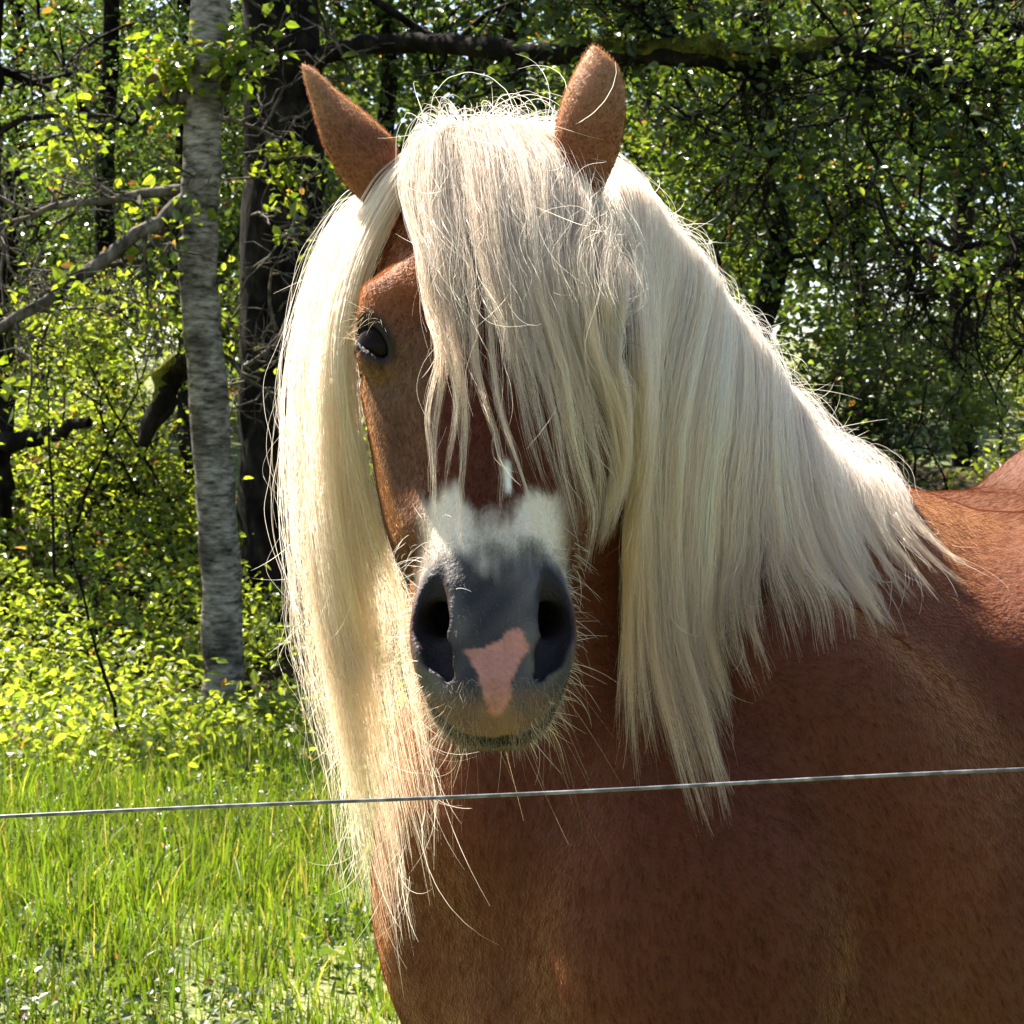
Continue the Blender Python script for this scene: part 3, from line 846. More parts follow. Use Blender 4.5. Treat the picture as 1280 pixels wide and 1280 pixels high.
def polygonise(fn, xs, ys, zs, blk=5):
    nx, ny, nz = len(xs), len(ys), len(zs)
    D = np.empty((nx, ny, nz), dtype=np.float32)
    bi = [np.arange(0, n - 1, blk) for n in (nx, ny, nz)]
    B = np.stack(np.meshgrid(*bi, indexing='ij'), axis=-1).reshape(-1, 3)
    lo = np.stack([xs[B[:, 0]], ys[B[:, 1]], zs[B[:, 2]]], axis=1)
    hi_i = np.minimum(B + blk, np.array((nx - 1, ny - 1, nz - 1)))
    hi = np.stack([xs[hi_i[:, 0]], ys[hi_i[:, 1]], zs[hi_i[:, 2]]], axis=1)
    c = 0.5 * (lo + hi); rad = 0.5 * np.linalg.norm(hi - lo, axis=1)
    dc = fn(c)
    act = np.abs(dc) < rad * 1.35 + 0.012
    pts, idx = [], []
    for (b, h, dv, a) in zip(B, hi_i, dc, act):
        sl = (slice(b[0], h[0] + 1), slice(b[1], h[1] + 1), slice(b[2], h[2] + 1))
        if not a:
            D[sl] = np.sign(dv) * 0.5
    for (b, h) in zip(B[act], hi_i[act]):
        g = np.meshgrid(np.arange(b[0], h[0] + 1), np.arange(b[1], h[1] + 1), np.arange(b[2], h[2] + 1), indexing='ij')
        idx.append(np.stack([x.ravel() for x in g], axis=1))
    idx = np.vstack(idx)
    flat = np.unique(idx[:, 0] * (ny * nz) + idx[:, 1] * nz + idx[:, 2])
    i0 = flat // (ny * nz); i1 = (flat // nz) % ny; i2 = flat % nz
    D.reshape(-1)[flat] = fn(np.stack([xs[i0], ys[i1], zs[i2]], axis=1).astype(np.float32))
    S = D < 0
    cell = np.zeros((nx - 1, ny - 1, nz - 1), dtype=np.int8)
    for a in (0, 1):
        for b in (0, 1):
            for c_ in (0, 1):
                cell += S[a:nx - 1 + a, b:ny - 1 + b, c_:nz - 1 + c_]
    mixed = (cell > 0) & (cell < 8)
    ci = np.argwhere(mixed)
    vid = np.full(mixed.shape, -1, dtype=np.int64)
    vid[mixed] = np.arange(len(ci))
    acc = np.zeros((len(ci), 3)); cnt = np.zeros(len(ci))
    corners = [(a, b, c_) for a in (0, 1) for b in (0, 1) for c_ in (0, 1)]
    def pos(o):
        return np.stack([xs[ci[:, 0] + o[0]], ys[ci[:, 1] + o[1]], zs[ci[:, 2] + o[2]]], axis=1)
    def val(o):
        return D[ci[:, 0] + o[0], ci[:, 1] + o[1], ci[:, 2] + o[2]].astype(float)
    for o in corners:
        for k in range(3):
            if o[k] == 0:
                o2 = list(o); o2[k] = 1
                a, b = val(o), val(o2)
                m = (a < 0) != (b < 0)
                t = np.where(m, a / np.where(np.abs(a - b) < 1e-12, 1, a - b), 0)
                p = pos(o) + (pos(o2) - pos(o)) * t[:, None]
                acc[m] += p[m]; cnt[m] += 1
    V = acc / cnt[:, None]
    quads = []
    for k in range(3):
        k1, k2 = (k + 1) % 3, (k + 2) % 3
        sl0 = [slice(None)] * 3; sl1 = [slice(None)] * 3
        sl0[k] = slice(0, -1); sl1[k] = slice(1, None)
        ch = S[tuple(sl0)] != S[tuple(sl1)]
        e = np.argwhere(ch)
        e = e[(e[:, k1] > 0) & (e[:, k2] > 0) & (e[:, k1] < D.shape[k1] - 1) & (e[:, k2] < D.shape[k2] - 1)]
        ins = S[e[:, 0], e[:, 1], e[:, 2]]
        def cid(o1, o2):
            c2 = e.copy(); c2[:, k1] += o1; c2[:, k2] += o2
            return vid[c2[:, 0], c2[:, 1], c2[:, 2]]
        q = np.stack([cid(-1, -1), cid(0, -1), cid(0, 0), cid(-1, 0)], axis=1)
        q[~ins] = q[~ins][:, ::-1]
        quads.append(q)
    Q = np.vstack(quads)
    Q = Q[(Q >= 0).all(axis=1)]
    V = V.astype(np.float32)
    for _ in range(2):
        d0 = fn(V)
        g = np.stack([fn(V + np.eye(3, dtype=np.float32)[k] * np.float32(0.002)) - d0 for k in range(3)], axis=1)
        g /= np.linalg.norm(g, axis=1)[:, None] + 1e-12
        V = V - g * np.clip(d0, -0.004, 0.004)[:, None] * 0.85
    return V.astype(float), Q

xs = axis_coords(-0.75, 1.75, [(-0.095, 0.085, 0.0025), (-0.14, 0.14, 0.0045), (-0.30, 0.75, 0.011)])
ys = axis_coords(1.60, 4.10, [(1.65, 1.84, 0.0028), (1.84, 2.25, 0.006), (2.25, 2.7, 0.011)])
zs = axis_coords(0.0, 1.90, [(1.18, 1.37, 0.0025), (1.37, 1.42, 0.004), (1.42, 1.66, 0.004), (1.66, 1.85, 0.006), (0.75, 1.2, 0.012)])
HV, HQ = polygonise(horse_sdf, xs, ys, zs)

def vnoise(P, scale, seed=0):
    """cheap smooth value noise in [-1, 1]"""
    r = np.random.default_rng(seed)
    s = np.zeros(len(P))
    for i in range(7):
        k = r.normal(size=3) * scale
        s += np.sin(P @ k + r.uniform(0, 6.28)) / 7
    return np.clip(s * 1.7, -1, 1)

def sstep(a, b, x):
    t = np.clip((x - a) / (b - a), 0, 1)
    return t * t * (3 - 2 * t)

CHEST = np.array((0.082, 0.0195, 0.0078))
def coat_color(P):
    """the horse's own colours: chestnut, mealy parts, grey muzzle with a pink snip; plus painted sunlight on the brow"""
    q = (P - POLL) @ FRAME_H.T
    s, f, t = q[:, 0], q[:, 1], q[:, 2]
    a = np.abs(s)
    ishead = head_sdf(P) < 0.012
    c = np.tile(CHEST, (len(P), 1))
    n1 = vnoise(P, 6, 1)[:, None]; n2 = vnoise(P, 30, 2)[:, None]
    c = c * (1 + 0.20 * n1 + 0.10 * n2 + 0.06 * vnoise(P * np.array((1, 1, 0.3)), 90, 33)[:, None])
    def mix(col, m):
        nonlocal c
        c = c * (1 - m[:, None]) + np.asarray(col) * m[:, None]
    # sandy breast and inside of the forearm
    low = sstep(1.10, 0.80, P[:, 2]) * (1 - ishead) * (0.35 + 0.3 * vnoise(P, 9, 4))
    mix((0.10, 0.040, 0.018), np.clip(low, 0, 1) * 0.8)
    # sunlight on the brow, painted into the coat as a brighter orange
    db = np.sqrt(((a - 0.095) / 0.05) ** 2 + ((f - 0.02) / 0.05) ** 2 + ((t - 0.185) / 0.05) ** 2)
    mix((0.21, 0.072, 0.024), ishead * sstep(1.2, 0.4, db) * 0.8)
    # mealy eye surround and cheek
    de = np.sqrt(((a - 0.09) / 0.05) ** 2 + ((f - 0.005) / 0.045) ** 2 + ((t - 0.255) / 0.06) ** 2)
    mix((0.13, 0.075, 0.045), ishead * sstep(1.25, 0.4, de) * 0.7)
    side = ishead * sstep(0.045, 0.075, a) * sstep(0.22, 0.30, t) * sstep(0.46, 0.40, t)
    mix((0.12, 0.062, 0.034), side * 0.6)
    # dark rim of the lids
    mix((0.012, 0.010, 0.009), ishead * sstep(0.0115, 0.003, eye_open(np.stack([a, f, t], 1))))
    wob = 0.010 * vnoise(P, 45, 5) + 0.006 * vnoise(P, 110, 6)
    # white hair low on the nose, higher at its sides, with the end of a blaze
    tt = t + wob + 0.0042 * vnoise(np.stack([s, f, 0.12 * t], 1), 420, 35)
    white = ishead * sstep(0.408, 0.432, tt + 0.026 * sstep(0.012, 0.040, a)) * sstep(0.075, 0.050, a + 0.3 * wob)
    mix((0.66, 0.575, 0.49), white * (0.72 + 0.26 * sstep(0.010, 0.032, a)))
    blz = ishead * sstep(0.0045, 0.0015, np.abs(s - 0.013 - 0.05 * (t - 0.38))) * sstep(0.365, 0.375, t) * sstep(0.405, 0.395, t)
    mix((0.78, 0.74, 0.68), blz)
    # grey skin of the muzzle
    gr = ishead * sstep(0.432, 0.472, tt - 0.20 * np.clip(a - 0.030, 0, 1) + 0.012 * vnoise(P, 70, 8))
    c = c * (1 + 0.0 * n1)
    mix((0.027, 0.025, 0.029), gr * (0.94 + 0.06 * vnoise(P, 150, 23)) * sstep(-0.078, -0.05, f) * sstep(0.073, 0.066, a + 0.2 * (0.50 - t) * (t < 0.5)))
    # mealy corners of the lips
    ln_ = t + 0.006 * vnoise(P, 160, 9) + 0.004 * vnoise(P, 60, 12) + 0.10 * np.clip(a - 0.022, 0, 1) - 0.30 * np.clip(0.012 - a, 0, 1)
    lip = ishead * sstep(0.574, 0.602, ln_) * sstep(-0.070, -0.03, f)
    mix((0.150, 0.078, 0.050), lip * 0.9)
    mix((0.22, 0.122, 0.078), ishead * lip * sstep(0.024, 0.006, np.abs(s - 0.002)) * 0.7)
    ch = ishead * sstep(-0.050, -0.062, f) * sstep(0.47, 0.51, t)
    mix((0.14, 0.085, 0.05), ch * 0.8)
    fm = f + 0.0015 * vnoise(P, 160, 31) - 6.0 * np.clip(a, 0, 0.05) ** 2 + 0.004 * sstep(0.010, 0.0, a)
    mouth = ishead * sstep(0.53, 0.545, t) * sstep(-0.033, -0.037, fm) * sstep(-0.057, -0.050, fm)
    mix((0.010, 0.008, 0.008), mouth)
    low_lip = ishead * sstep(0.53, 0.545, t) * sstep(-0.052, -0.058, fm)
    mix((0.09, 0.052, 0.032), low_lip * 0.9)
    # bare dark skin inside the nostril
    cav = ishead * sstep(0.0045, 0.0015, nostril(np.stack([a, f, t], 1)))
    mix((0.020, 0.016, 0.018), cav)
    # pink snip: broad uneven top, narrowing towards the lip
    sp = np.array((0.526, 0.535, 0.543, 0.548, 0.553, 0.570, 0.588, 0.602))
    lf = np.array((0.014, 0.006, -0.010, -0.026, -0.021, -0.013, -0.009, 0.000))
    rt = np.array((0.020, 0.026, 0.031, 0.031, 0.024, 0.017, 0.013, 0.004))
    e = 0.0016 * vnoise(P, 300, 10) + 0.0014 * vnoise(P, 800, 11)
    ins = np.minimum(s + e - np.interp(t, sp, lf), np.interp(t, sp, rt) - s + e)
    pk = ishead * sstep(-0.0018, 0.0018, ins) * sstep(0.526, 0.529, t + e) * sstep(0.602, 0.595, t + e) * (f > -0.05)
    mot = (1 + 0.14 * vnoise(P, 160, 21) + 0.12 * vnoise(P, 520, 22))
    c = c * (1 - pk[:, None]) + np.array((0.44, 0.190, 0.145)) * (pk * mot)[:, None]
    # lower legs pale
    mix((0.62, 0.50, 0.36), sstep(0.50, 0.35, P[:, 2]) * 0.7)
    return np.clip(c, 0.004, 0.9), np.clip(gr + pk + lip, 0, 1)

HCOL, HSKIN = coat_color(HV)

m_coat, nt, out = new_mat('horse_coat')
ca = N(nt, 'ShaderNodeVertexColor', layer_name='col')
bs = N(nt, 'ShaderNodeBsdfPrincipled')
noi = N(nt, 'ShaderNodeTexNoise'); noi.inputs['Scale'].default_value = 300; noi.inputs['Detail'].default_value = 4
tc = N(nt, 'ShaderNodeTexCoord')
bmp = N(nt, 'ShaderNodeBump'); bmp.inputs['Strength'].default_value = 0.6; bmp.inputs['Distance'].default_value = 0.003
nt.links.new(tc.outputs['Object'], noi.inputs['Vector'])
wr = N(nt, 'ShaderNodeTexNoise'); wr.inputs['Scale'].default_value = 75; wr.inputs['Detail'].default_value = 3; wr.inputs['Distortion'].default_value = 1.2
nt.links.new(tc.outputs['Object'], wr.inputs['Vector'])
ad = N(nt, 'ShaderNodeMath', operation='MULTIPLY_ADD'); ad.inputs[1].default_value = 1.1
nt.links.new(wr.outputs['Fac'], ad.inputs[0]); nt.links.new(noi.outputs['Fac'], ad.inputs[2])
nt.links.new(ad.outputs[0], bmp.inputs['Height'])
nt.links.new(bmp.outputs['Normal'], bs.inputs['Normal'])
nt.links.new(ca.outputs['Color'], bs.inputs['Base Color'])
bs.inputs['Roughness'].default_value = 0.62
bs.inputs['Specular IOR Level'].default_value = 0.3
bs.inputs['Specular IOR Level'].default_value = 0.16
shw = N(nt, 'ShaderNodeMath', operation='MULTIPLY'); shw.inputs[1].default_value = 0.62
nt.links.new(ca.outputs['Alpha'], shw.inputs[0]); nt.links.new(shw.outputs[0], bs.inputs['Sheen Weight'])
bs.inputs['Sheen Roughness'].default_value = 0.35
bs.inputs['Sheen Tint'].default_value = (1.0, 0.50, 0.19, 1)
nt.links.new(bs.outputs['BSDF'], out.inputs['Surface'])

horse = empty('horse', (float(fb(0, 0, 0)[0]), float(fb(0, 0, 0)[1]), 0.0))
tag(horse, 'chestnut horse with a long flaxen mane looking over the wire', 'horse')
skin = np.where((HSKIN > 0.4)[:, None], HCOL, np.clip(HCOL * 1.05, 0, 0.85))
_q = (HV - POLL) @ FRAME_H.T
_q[:, 0] = np.abs(_q[:, 0])
bare = np.clip(HSKIN + (head_sdf(HV) < 0.012) * (sstep(0.40, 0.47, _q[:, 2]) + (eye_open(_q) < 0.006) + (nostril(_q) < 0.006)), 0, 1)
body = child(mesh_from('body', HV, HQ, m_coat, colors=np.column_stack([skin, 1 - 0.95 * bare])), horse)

# ------------------------------------------------------------------ ears
def ear(left_edge, right_edge, tip, d0, dt):
    le = catmull(np.array(left_edge + [tip], float), 26)
    re = catmull(np.array(right_edge + [tip], float), 26)
    V, F = [], []
    n, m = 26, 13
    for shell in (0, 1):
        for i in range(n):
            t = i / (n - 1)
            d = d0 + dt * t
            L, R = at(*le[i], d), at(*re[i], d)
            c = 0.5 * (L + R); hw = 0.5 * (R - L)
            w = np.linalg.norm(hw)
            for k in range(m):
                th = math.radians(-118 + 236 * k / (m - 1))
                rr = w - (0.0045 if shell else 0.0) * min(1, w / 0.012)
                x = math.sin(th) / 1.0
                V.append(c + hw / (w + 1e-9) * rr * x + np.array((0, -1, 0.12)) * (rr * 0.85 * math.cos(th)))
    o = n * m
    for i in range(n - 1):
        for k in range(m - 1):
            a = i * m + k
            F.append((a, a + 1, a + m + 1, a + m))
            F.append((o + a, o + a + m, o + a + m + 1, o + a + 1))
        for k, fl in ((0, 1), (m - 1, 0)):
            a, b = i * m + k, (i + 1) * m + k
            F.append((a, b, o + b, o + a) if fl else (a, o + a, o + b, b))
    return np.array(V), np.array(F)

def ear_col(V):
    n1 = vnoise(V, 40, 3)[:, None]
    z = sstep(1.76, 1.86, V[:, 2])[:, None]
    c = np.array((0.165, 0.058, 0.024)) * (1 - z) + np.array((0.33, 0.165, 0.082)) * z
    return np.clip(c * (1 + 0.12 * n1), 0, 1)
EARS = []
for args in (
    ([(476, 290), (462, 262), (430, 228), (404, 180), (388, 124), (379, 92)], [(512, 262), (503, 214), (494, 178), (462, 146), (424, 116), (394, 88)], (377, 79), 2.035, 0.03),
    ([(704, 232), (700, 205), (694, 165), (703, 125), (718, 92), (733, 66)], [(744, 262), (756, 232), (776, 182), (782, 125), (772, 86), (752, 63)], (741, 56), 2.035, 0.02),
):
    V, F = ear(*args)
    EARS.append((V, F))
    child(mesh_from('ear', V, F, m_coat, colors=ear_col(V)), horse)

# ------------------------------------------------------------------ eyes
m_eye, nt, out = new_mat('horse_eye')
bs = N(nt, 'ShaderNodeBsdfPrincipled')
bs.inputs['Base Color'].default_value = (0.012, 0.007, 0.006, 1)
bs.inputs['Roughness'].default_value = 0.16
bs.inputs['Specular IOR Level'].default_value = 0.05
nt.links.new(bs.outputs['BSDF'], out.inputs['Surface'])
def ball(c, r, n=20, m=14):
    V = [(0, 0, 1)]; F = []
    for i in range(1, m):
        for k in range(n):
            th, ph = math.pi * i / m, 2 * math.pi * k / n
            V.append((math.sin(th) * math.cos(ph), math.sin(th) * math.sin(ph), math.cos(th)))
    V.append((0, 0, -1))
    for k in range(n):
        F.append((0, 1 + k, 1 + (k + 1) % n))
        for i in range(m - 2):
            a = 1 + i * n
            F.append((a + k, a + n + k, a + n + (k + 1) % n, a + (k + 1) % n))
        a = 1 + (m - 2) * n
        F.append((a + k, len(V) - 1, a + (k + 1) % n))
    return np.array(V) * r + c, F
for sd in (-1, 1):
    V, F = ball(hd(sd * 0.1035, -0.0020, 0.2325), 0.0238)
    child(mesh_from('eye', V, F, m_eye), horse)

# ------------------------------------------------------------------ hooves
m_hoof, nt, out = new_mat('hoof_horn')
bs = N(nt, 'ShaderNodeBsdfPrincipled')
nz_ = N(nt, 'ShaderNodeTexNoise'); nz_.inputs['Scale'].default_value = 30
rp = ramp(nt, [(0.3, (0.10, 0.075, 0.05)), (0.7, (0.22, 0.17, 0.12))])
nt.links.new(nz_.outputs['Fac'], rp.inputs['Fac']); nt.links.new(rp.outputs['Color'], bs.inputs['Base Color'])
bs.inputs['Roughness'].default_value = 0.5
nt.links.new(bs.outputs['BSDF'], out.inputs['Surface'])
for leg, fwd in ((LEGF(0.19), FW), (LEGF(-0.19), FW), (LEGH(0.19), -BK), (LEGH(-0.19), -BK)):
    c = leg[-1][0]
    V, F = [], []
    for i, (z, r, sh) in enumerate(((0.0, 0.070, 0.030), (0.02, 0.068, 0.022), (0.06, 0.055, 0.008), (0.085, 0.048, 0.0), (0.09, 0.02, 0.0))):
        for k in range(16):
            a = 2 * math.pi * k / 16
            V.append((c[0] + r * math.cos(a) + fwd[0] * sh, c[1] + r * math.sin(a) + fwd[1] * sh, z))
    for i in range(4):
        for k in range(16):
            F.append((i * 16 + k, i * 16 + (k + 1) % 16, (i + 1) * 16 + (k + 1) % 16, (i + 1) * 16 + k))
    F.append(tuple(reversed(range(16))))
    child(mesh_from('hoof', V, F, m_hoof), horse)
# ================================================================== hair
def hair_mat(name, trans=0.5, refl=0.12, fwd=0.12, ru=0.25, own=False):
    """hair fibres: soft body colour seen by reflection and through the fibre, plus two glossy lobes along it"""
    m, nt, out = new_mat(name)
    at_ = N(nt, 'ShaderNodeAttribute', attribute_name='col')
    d = N(nt, 'ShaderNodeBsdfDiffuse'); tr = N(nt, 'ShaderNodeBsdfTranslucent')
    h1 = N(nt, 'ShaderNodeBsdfHair', component='Reflection'); h2 = N(nt, 'ShaderNodeBsdfHair', component='Transmission')
    for h in (h1, h2):
        h.inputs['RoughnessU'].default_value = ru; h.inputs['RoughnessV'].default_value = 0.7
    m1 = N(nt, 'ShaderNodeMixShader'); m1.inputs[0].default_value = trans
    m2 = N(nt, 'ShaderNodeMixShader'); m2.inputs[0].default_value = refl
    m3 = N(nt, 'ShaderNodeMixShader'); m3.inputs[0].default_value = fwd
    L = nt.links.new
    for x in ((d, tr, h2, h1) if own else (d, tr, h2)):
        L(at_.outputs['Color'], x.inputs['Color'])
    h1.inputs['Color'].default_value = (0.8, 0.78, 0.75, 1)
    L(d.outputs[0], m1.inputs[1]); L(tr.outputs[0], m1.inputs[2])
    L(m1.outputs[0], m2.inputs[1]); L(h1.outputs[0], m2.inputs[2])
    L(m2.outputs[0], m3.inputs[1]); L(h2.outputs[0], m3.inputs[2])
    L(m3.outputs[0], out.inputs['Surface'])
    return m
m_mane = hair_mat('flaxen_hair', 0.58, 0.07, 0.26)
m_fur = hair_mat('coat_fur', 0.45, 0.08, 0.22, 0.35, own=True)
m_whisk = hair_mat('whisker_hair', 0.5, 0.15, 0.2)

def hair_obj(name, pts, rad, col, mat, parent=horse):
    """pts (n, k, 3), rad (n, k), col (n, k, 3)"""
    n, k = pts.shape[:2]
    hc = bpy.data.hair_curves.new(name)
    hc.add_curves([k] * n)
    hc.attributes['position'].data.foreach_set('vector', np.ascontiguousarray(pts, dtype=np.float32).ravel())
    ra = hc.attributes.get('radius') or hc.attributes.new('radius', 'FLOAT', 'POINT')
    ra.data.foreach_set('value', np.ascontiguousarray(rad, dtype=np.float32).ravel())
    ca_ = hc.attributes.new('col', 'FLOAT_COLOR', 'POINT')
    c4 = np.ones((n, k, 4), dtype=np.float32); c4[:, :, :3] = col
    ca_.data.foreach_set('color', c4.ravel())
    hc.materials.append(mat)
    ob = bpy.data.objects.new(name, hc)
    COL.objects.link(ob)
    return child(ob, parent)

def ray_hit(fn, px, py, d0=1.6, d1=3.2, eps=0.003):
    """depth where the sight line through these pixels meets a surface (nan where it does not)"""
    px = np.atleast_1d(np.asarray(px, float)); py = np.atleast_1d(np.asarray(py, float))
    d = np.full(len(px), d0)
    dirs = np.stack([(px - 640) / FPX, np.ones(len(px)), (HOR - py) / FPX], axis=1)
    o = np.array((0, 0, CAM_H))
    for _ in range(60):
        v = fn(o + dirs * d[:, None])
        d = d + np.clip(v, -0.01, 0.2) * 0.8
    v = fn(o + dirs * d[:, None])
    d[(v > eps * 2) | (d > d1)] = np.nan
    return d

def guide_rows(rows, K, fn, lift=0.012, m=72, iters=14, push_from=1):
    """rows of (px, py, depth or None); None: on the surface. Returns m x K guide points lying outside fn"""
    R = []
    for row in rows:
        px = np.array([r[0] for r in row], float); py = np.array([r[1] for r in row], float)
        dd = np.array([np.nan if len(r) < 3 or r[2] is None else r[2] for r in row], float)
        need = np.isnan(dd)
        if need.any():
            h = ray_hit(fn, px[need], py[need])
            dd[need] = h - lift
        idx = np.arange(len(dd)); ok = ~np.isnan(dd)
        dd = np.interp(idx, idx[ok], dd[ok])
        R.append(catmull([at(a, b, c) for a, b, c in zip(px, py, dd)], K))
    R = np.array(R)
    u = np.linspace(0, len(R) - 1, m)
    i = np.clip(u.astype(int), 0, len(R) - 2)
    out = np.empty((m, K, 3))
    for k in range(K):
        out[:, k] = catmull(R[:, k], m)
    P = out.reshape(-1, 3).copy()
    for it in range(iters):
        v = fn(P)
        b = v < lift * 0.8
        if not b.any():
            break
        g = grad(fn, P[b], 0.004)
        P[b] += g * np.clip(lift - v[b], 0, 0.03)[:, None] * 0.8
        Q = P.reshape(m, K, 3)
        S = Q.copy()
        S[:, 1:-1] = 0.25 * Q[:, :-2] + 0.5 * Q[:, 1:-1] + 0.25 * Q[:, 2:]
        S[1:-1] = 0.25 * S[:-2] + 0.5 * S[1:-1] + 0.25 * S[2:]
        S[:, 0] = Q[:, 0]
        P = S.reshape(-1, 3)
    nrm = grad(fn, P, 0.006).reshape(m, K, 3)
    return P.reshape(m, K, 3), nrm

def grow(G, NR, n, clumps, thick=0.02, spread=0.004, clump=0.75, cpow=1.6, wave=0.004, frizz=0.0012, lens=(0.75, 1.0), seed=1,
         u_dist=None, wavef=(1.5, 4.0), rootvar=0.006, lay_pow=1.0):
    r = np.random.default_rng(seed)
    m, K = G.shape[:2]
    t = np.linspace(0, 1, K)
    def sample(A, u, tt):
        x = u * (m - 1); i = np.clip(x.astype(int), 0, m - 2); fx = (x - i)[:, None, None]
        y = tt * (K - 1); j = np.clip(y.astype(int), 0, K - 2); fy = (y - j)[..., None]
        a = A[i[:, None], j]; b = A[i[:, None], j + 1]; c = A[i[:, None] + 1, j]; d = A[i[:, None] + 1, j + 1]
        fx = (x - i)[:, None, None]
        return (a * (1 - fy) + b * fy) * (1 - fx) + (c * (1 - fy) + d * fy) * fx
    uu = lambda k: (np.interp(r.uniform(0, 1, k), np.linspace(0, 1, len(u_dist)), u_dist) if u_dist is not None else r.uniform(0, 1, k))
    cu = np.sort(uu(clumps))
    clay = r.uniform(0, 1, clumps) ** lay_pow
    clen = r.uniform(lens[0], lens[1], clumps)
    cph = r.uniform(0, 6.28, (clumps, 4)); cfr = r.uniform(wavef[0], wavef[1], (clumps, 2)); cam_ = r.uniform(0.3, 1.0, clumps)
    cid = r.integers(0, clumps, n)
    du = r.normal(0, 1.0, n) * (1.2 / clumps)
    hu_root = np.clip(cu[cid] + du * 2.5 + r.normal(0, 0.006, n), 0, 1)
    hlen = clen[cid] * r.uniform(0.72, 1.03, n)
    tt = t[None, :] * hlen[:, None]
    pull = clump * np.clip(tt / 0.8, 0, 1) ** cpow
    Pc = sample(G, cu[cid], tt); Ph = sample(G, hu_root, tt)
    Nc = sample(NR, cu[cid], tt)
    P = Ph * (1 - pull[..., None]) + Pc * pull[..., None]
    lay = np.clip(clay[cid] + r.normal(0, 0.18, n), 0, 1.2)
    env = np.clip(tt / 0.12, 0, 1) * (1 - 0.35 * tt)
    P = P + Nc * (lay[:, None] * thick * env)[..., None]
    # sideways direction in the sheet of hair
    tan = np.gradient(P, axis=1); tan /= np.linalg.norm(tan, axis=2)[..., None] + 1e-9
    side = np.cross(tan, Nc); side /= np.linalg.norm(side, axis=2)[..., None] + 1e-9
    # scatter within the clump
    a = r.uniform(0, 6.28, n); q = np.sqrt(r.uniform(0, 1, n)) * spread
    sc = (1 - 0.55 * np.clip(tt, 0, 1) ** 1.2)
    P = P + side * (np.cos(a) * q)[:, None, None] * sc[..., None] + Nc * (np.abs(np.sin(a)) * q)[:, None, None] * sc[..., None]
    # shared waves of the lock and own frizz
    am = (wave * cam_[cid])[:, None] * np.clip(tt * 1.3, 0, 1) ** 1.3
    w1 = np.sin(tt * 6.28 * cfr[cid, 0][:, None] + cph[cid, 0][:, None]); w2 = np.sin(tt * 6.28 * cfr[cid, 1][:, None] + cph[cid, 1][:, None])
    P = P + side * (am * w1)[..., None] + Nc * (0.5 * am * (w2 + 0.3))[..., None]
    f1 = r.uniform(3, 9, n)[:, None]; p1 = r.uniform(0, 6.28, n)[:, None]; p2 = r.uniform(0, 6.28, n)[:, None]
    fa = (frizz * r.exponential(1.0, n))[:, None] * np.clip(tt * 2, 0, 1)
    P = P + side * (fa * np.sin(tt * 6.28 * f1 + p1))[..., None] + Nc * (fa * (0.3 + np.cos(tt * 6.28 * f1 * 0.8 + p2)))[..., None]
    return P, tt, cid, lay

def mane_col(tt, n, seed, root=(0.80, 0.73, 0.64), tip=(0.70, 0.58, 0.38), var=0.10, cid=None):
    r = np.random.default_rng(seed)
    mixv = sstep(0.25, 0.95, tt + r.normal(0, 0.1, n)[:, None])[..., None]
    c = np.array(root) * (1 - mixv) + np.array(tip) * mixv
    b = 1 + r.normal(0, var, n)
    if cid is not None:
        cb = 1 + r.normal(0, var, cid.max() + 1)
        b = b * cb[cid]
    c = c * b[:, None, None]
    warm = r.normal(0, 0.05, n)[:, None, None]
    c = c * np.array((1.0, 1.0, 1.0)) + np.concatenate([0 * warm, -0.3 * warm, -warm], axis=2) * 0.5
    return np.clip(c, 0.02, 0.96)

def taper(n, K, r0, seed, tipk=0.25, var=0.25):
    r = np.random.default_rng(seed)
    t = np.linspace(0, 1, K)
    base = r0 * np.clip(1 + r.normal(0, var, n), 0.4, 1.8)
    prof = np.clip(1.0 - (1 - tipk) * np.clip((t - 0.6) / 0.4, 0, 1) ** 1.3, 0.05, 1)
    return base[:, None] * prof[None, :]

def nohead_or_all(P):
    return horse_sdf(P)

# near side of the mane, hanging over the shoulder
rowsA = [
    [(690, 170, 2.13), (735, 205, 2.10), (769, 320), (783, 440), (783, 600), (778, 730), (772, 840), (776, 905)],
    [(702, 172, 2.14), (758, 215, 2.12), (794, 320), (804, 450), (800, 600), (793, 750), (788, 860), (795, 945)],
    [(725, 190, 2.16), (788, 245, 2.16), (832, 350), (846, 480), (842, 640), (836, 790), (842, 905), (862, 1010)],
    [(758, 225, 2.19), (822, 305, 2.20), (868, 405), (888, 520), (886, 670), (882, 810), (886, 930), (905, 1040)],
    [(800, 280, 2.22), (858, 375, 2.25), (902, 470), (924, 560), (926, 670), (914, 770), (908, 860), (910, 960)],
    [(840, 345, 2.26), (894, 445, 2.29), (938, 520), (966, 595), (970, 680), (956, 760), (945, 840)],
    [(884, 430, 2.31), (932, 510, 2.34), (976, 572), (1010, 640), (1018, 710), (1010, 765), (1002, 800)],
    [(930, 518, 2.36), (974, 575, 2.38), (1020, 615), (1058, 670), (1078, 735), (1088, 790)],
    [(974, 582, 2.41), (1016, 618, 2.42), (1060, 645), (1104, 696), (1138, 752)],
    [(1020, 618, 2.45), (1056, 636, 2.45), (1100, 662), (1146, 708), (1186, 748)],
    [(1062, 622, 2.49), (1092, 634, 2.48), (1134, 656), (1178, 688), (1218, 716)],
]
GA, NA = guide_rows(rowsA, 22, nohead_or_all, 0.007)
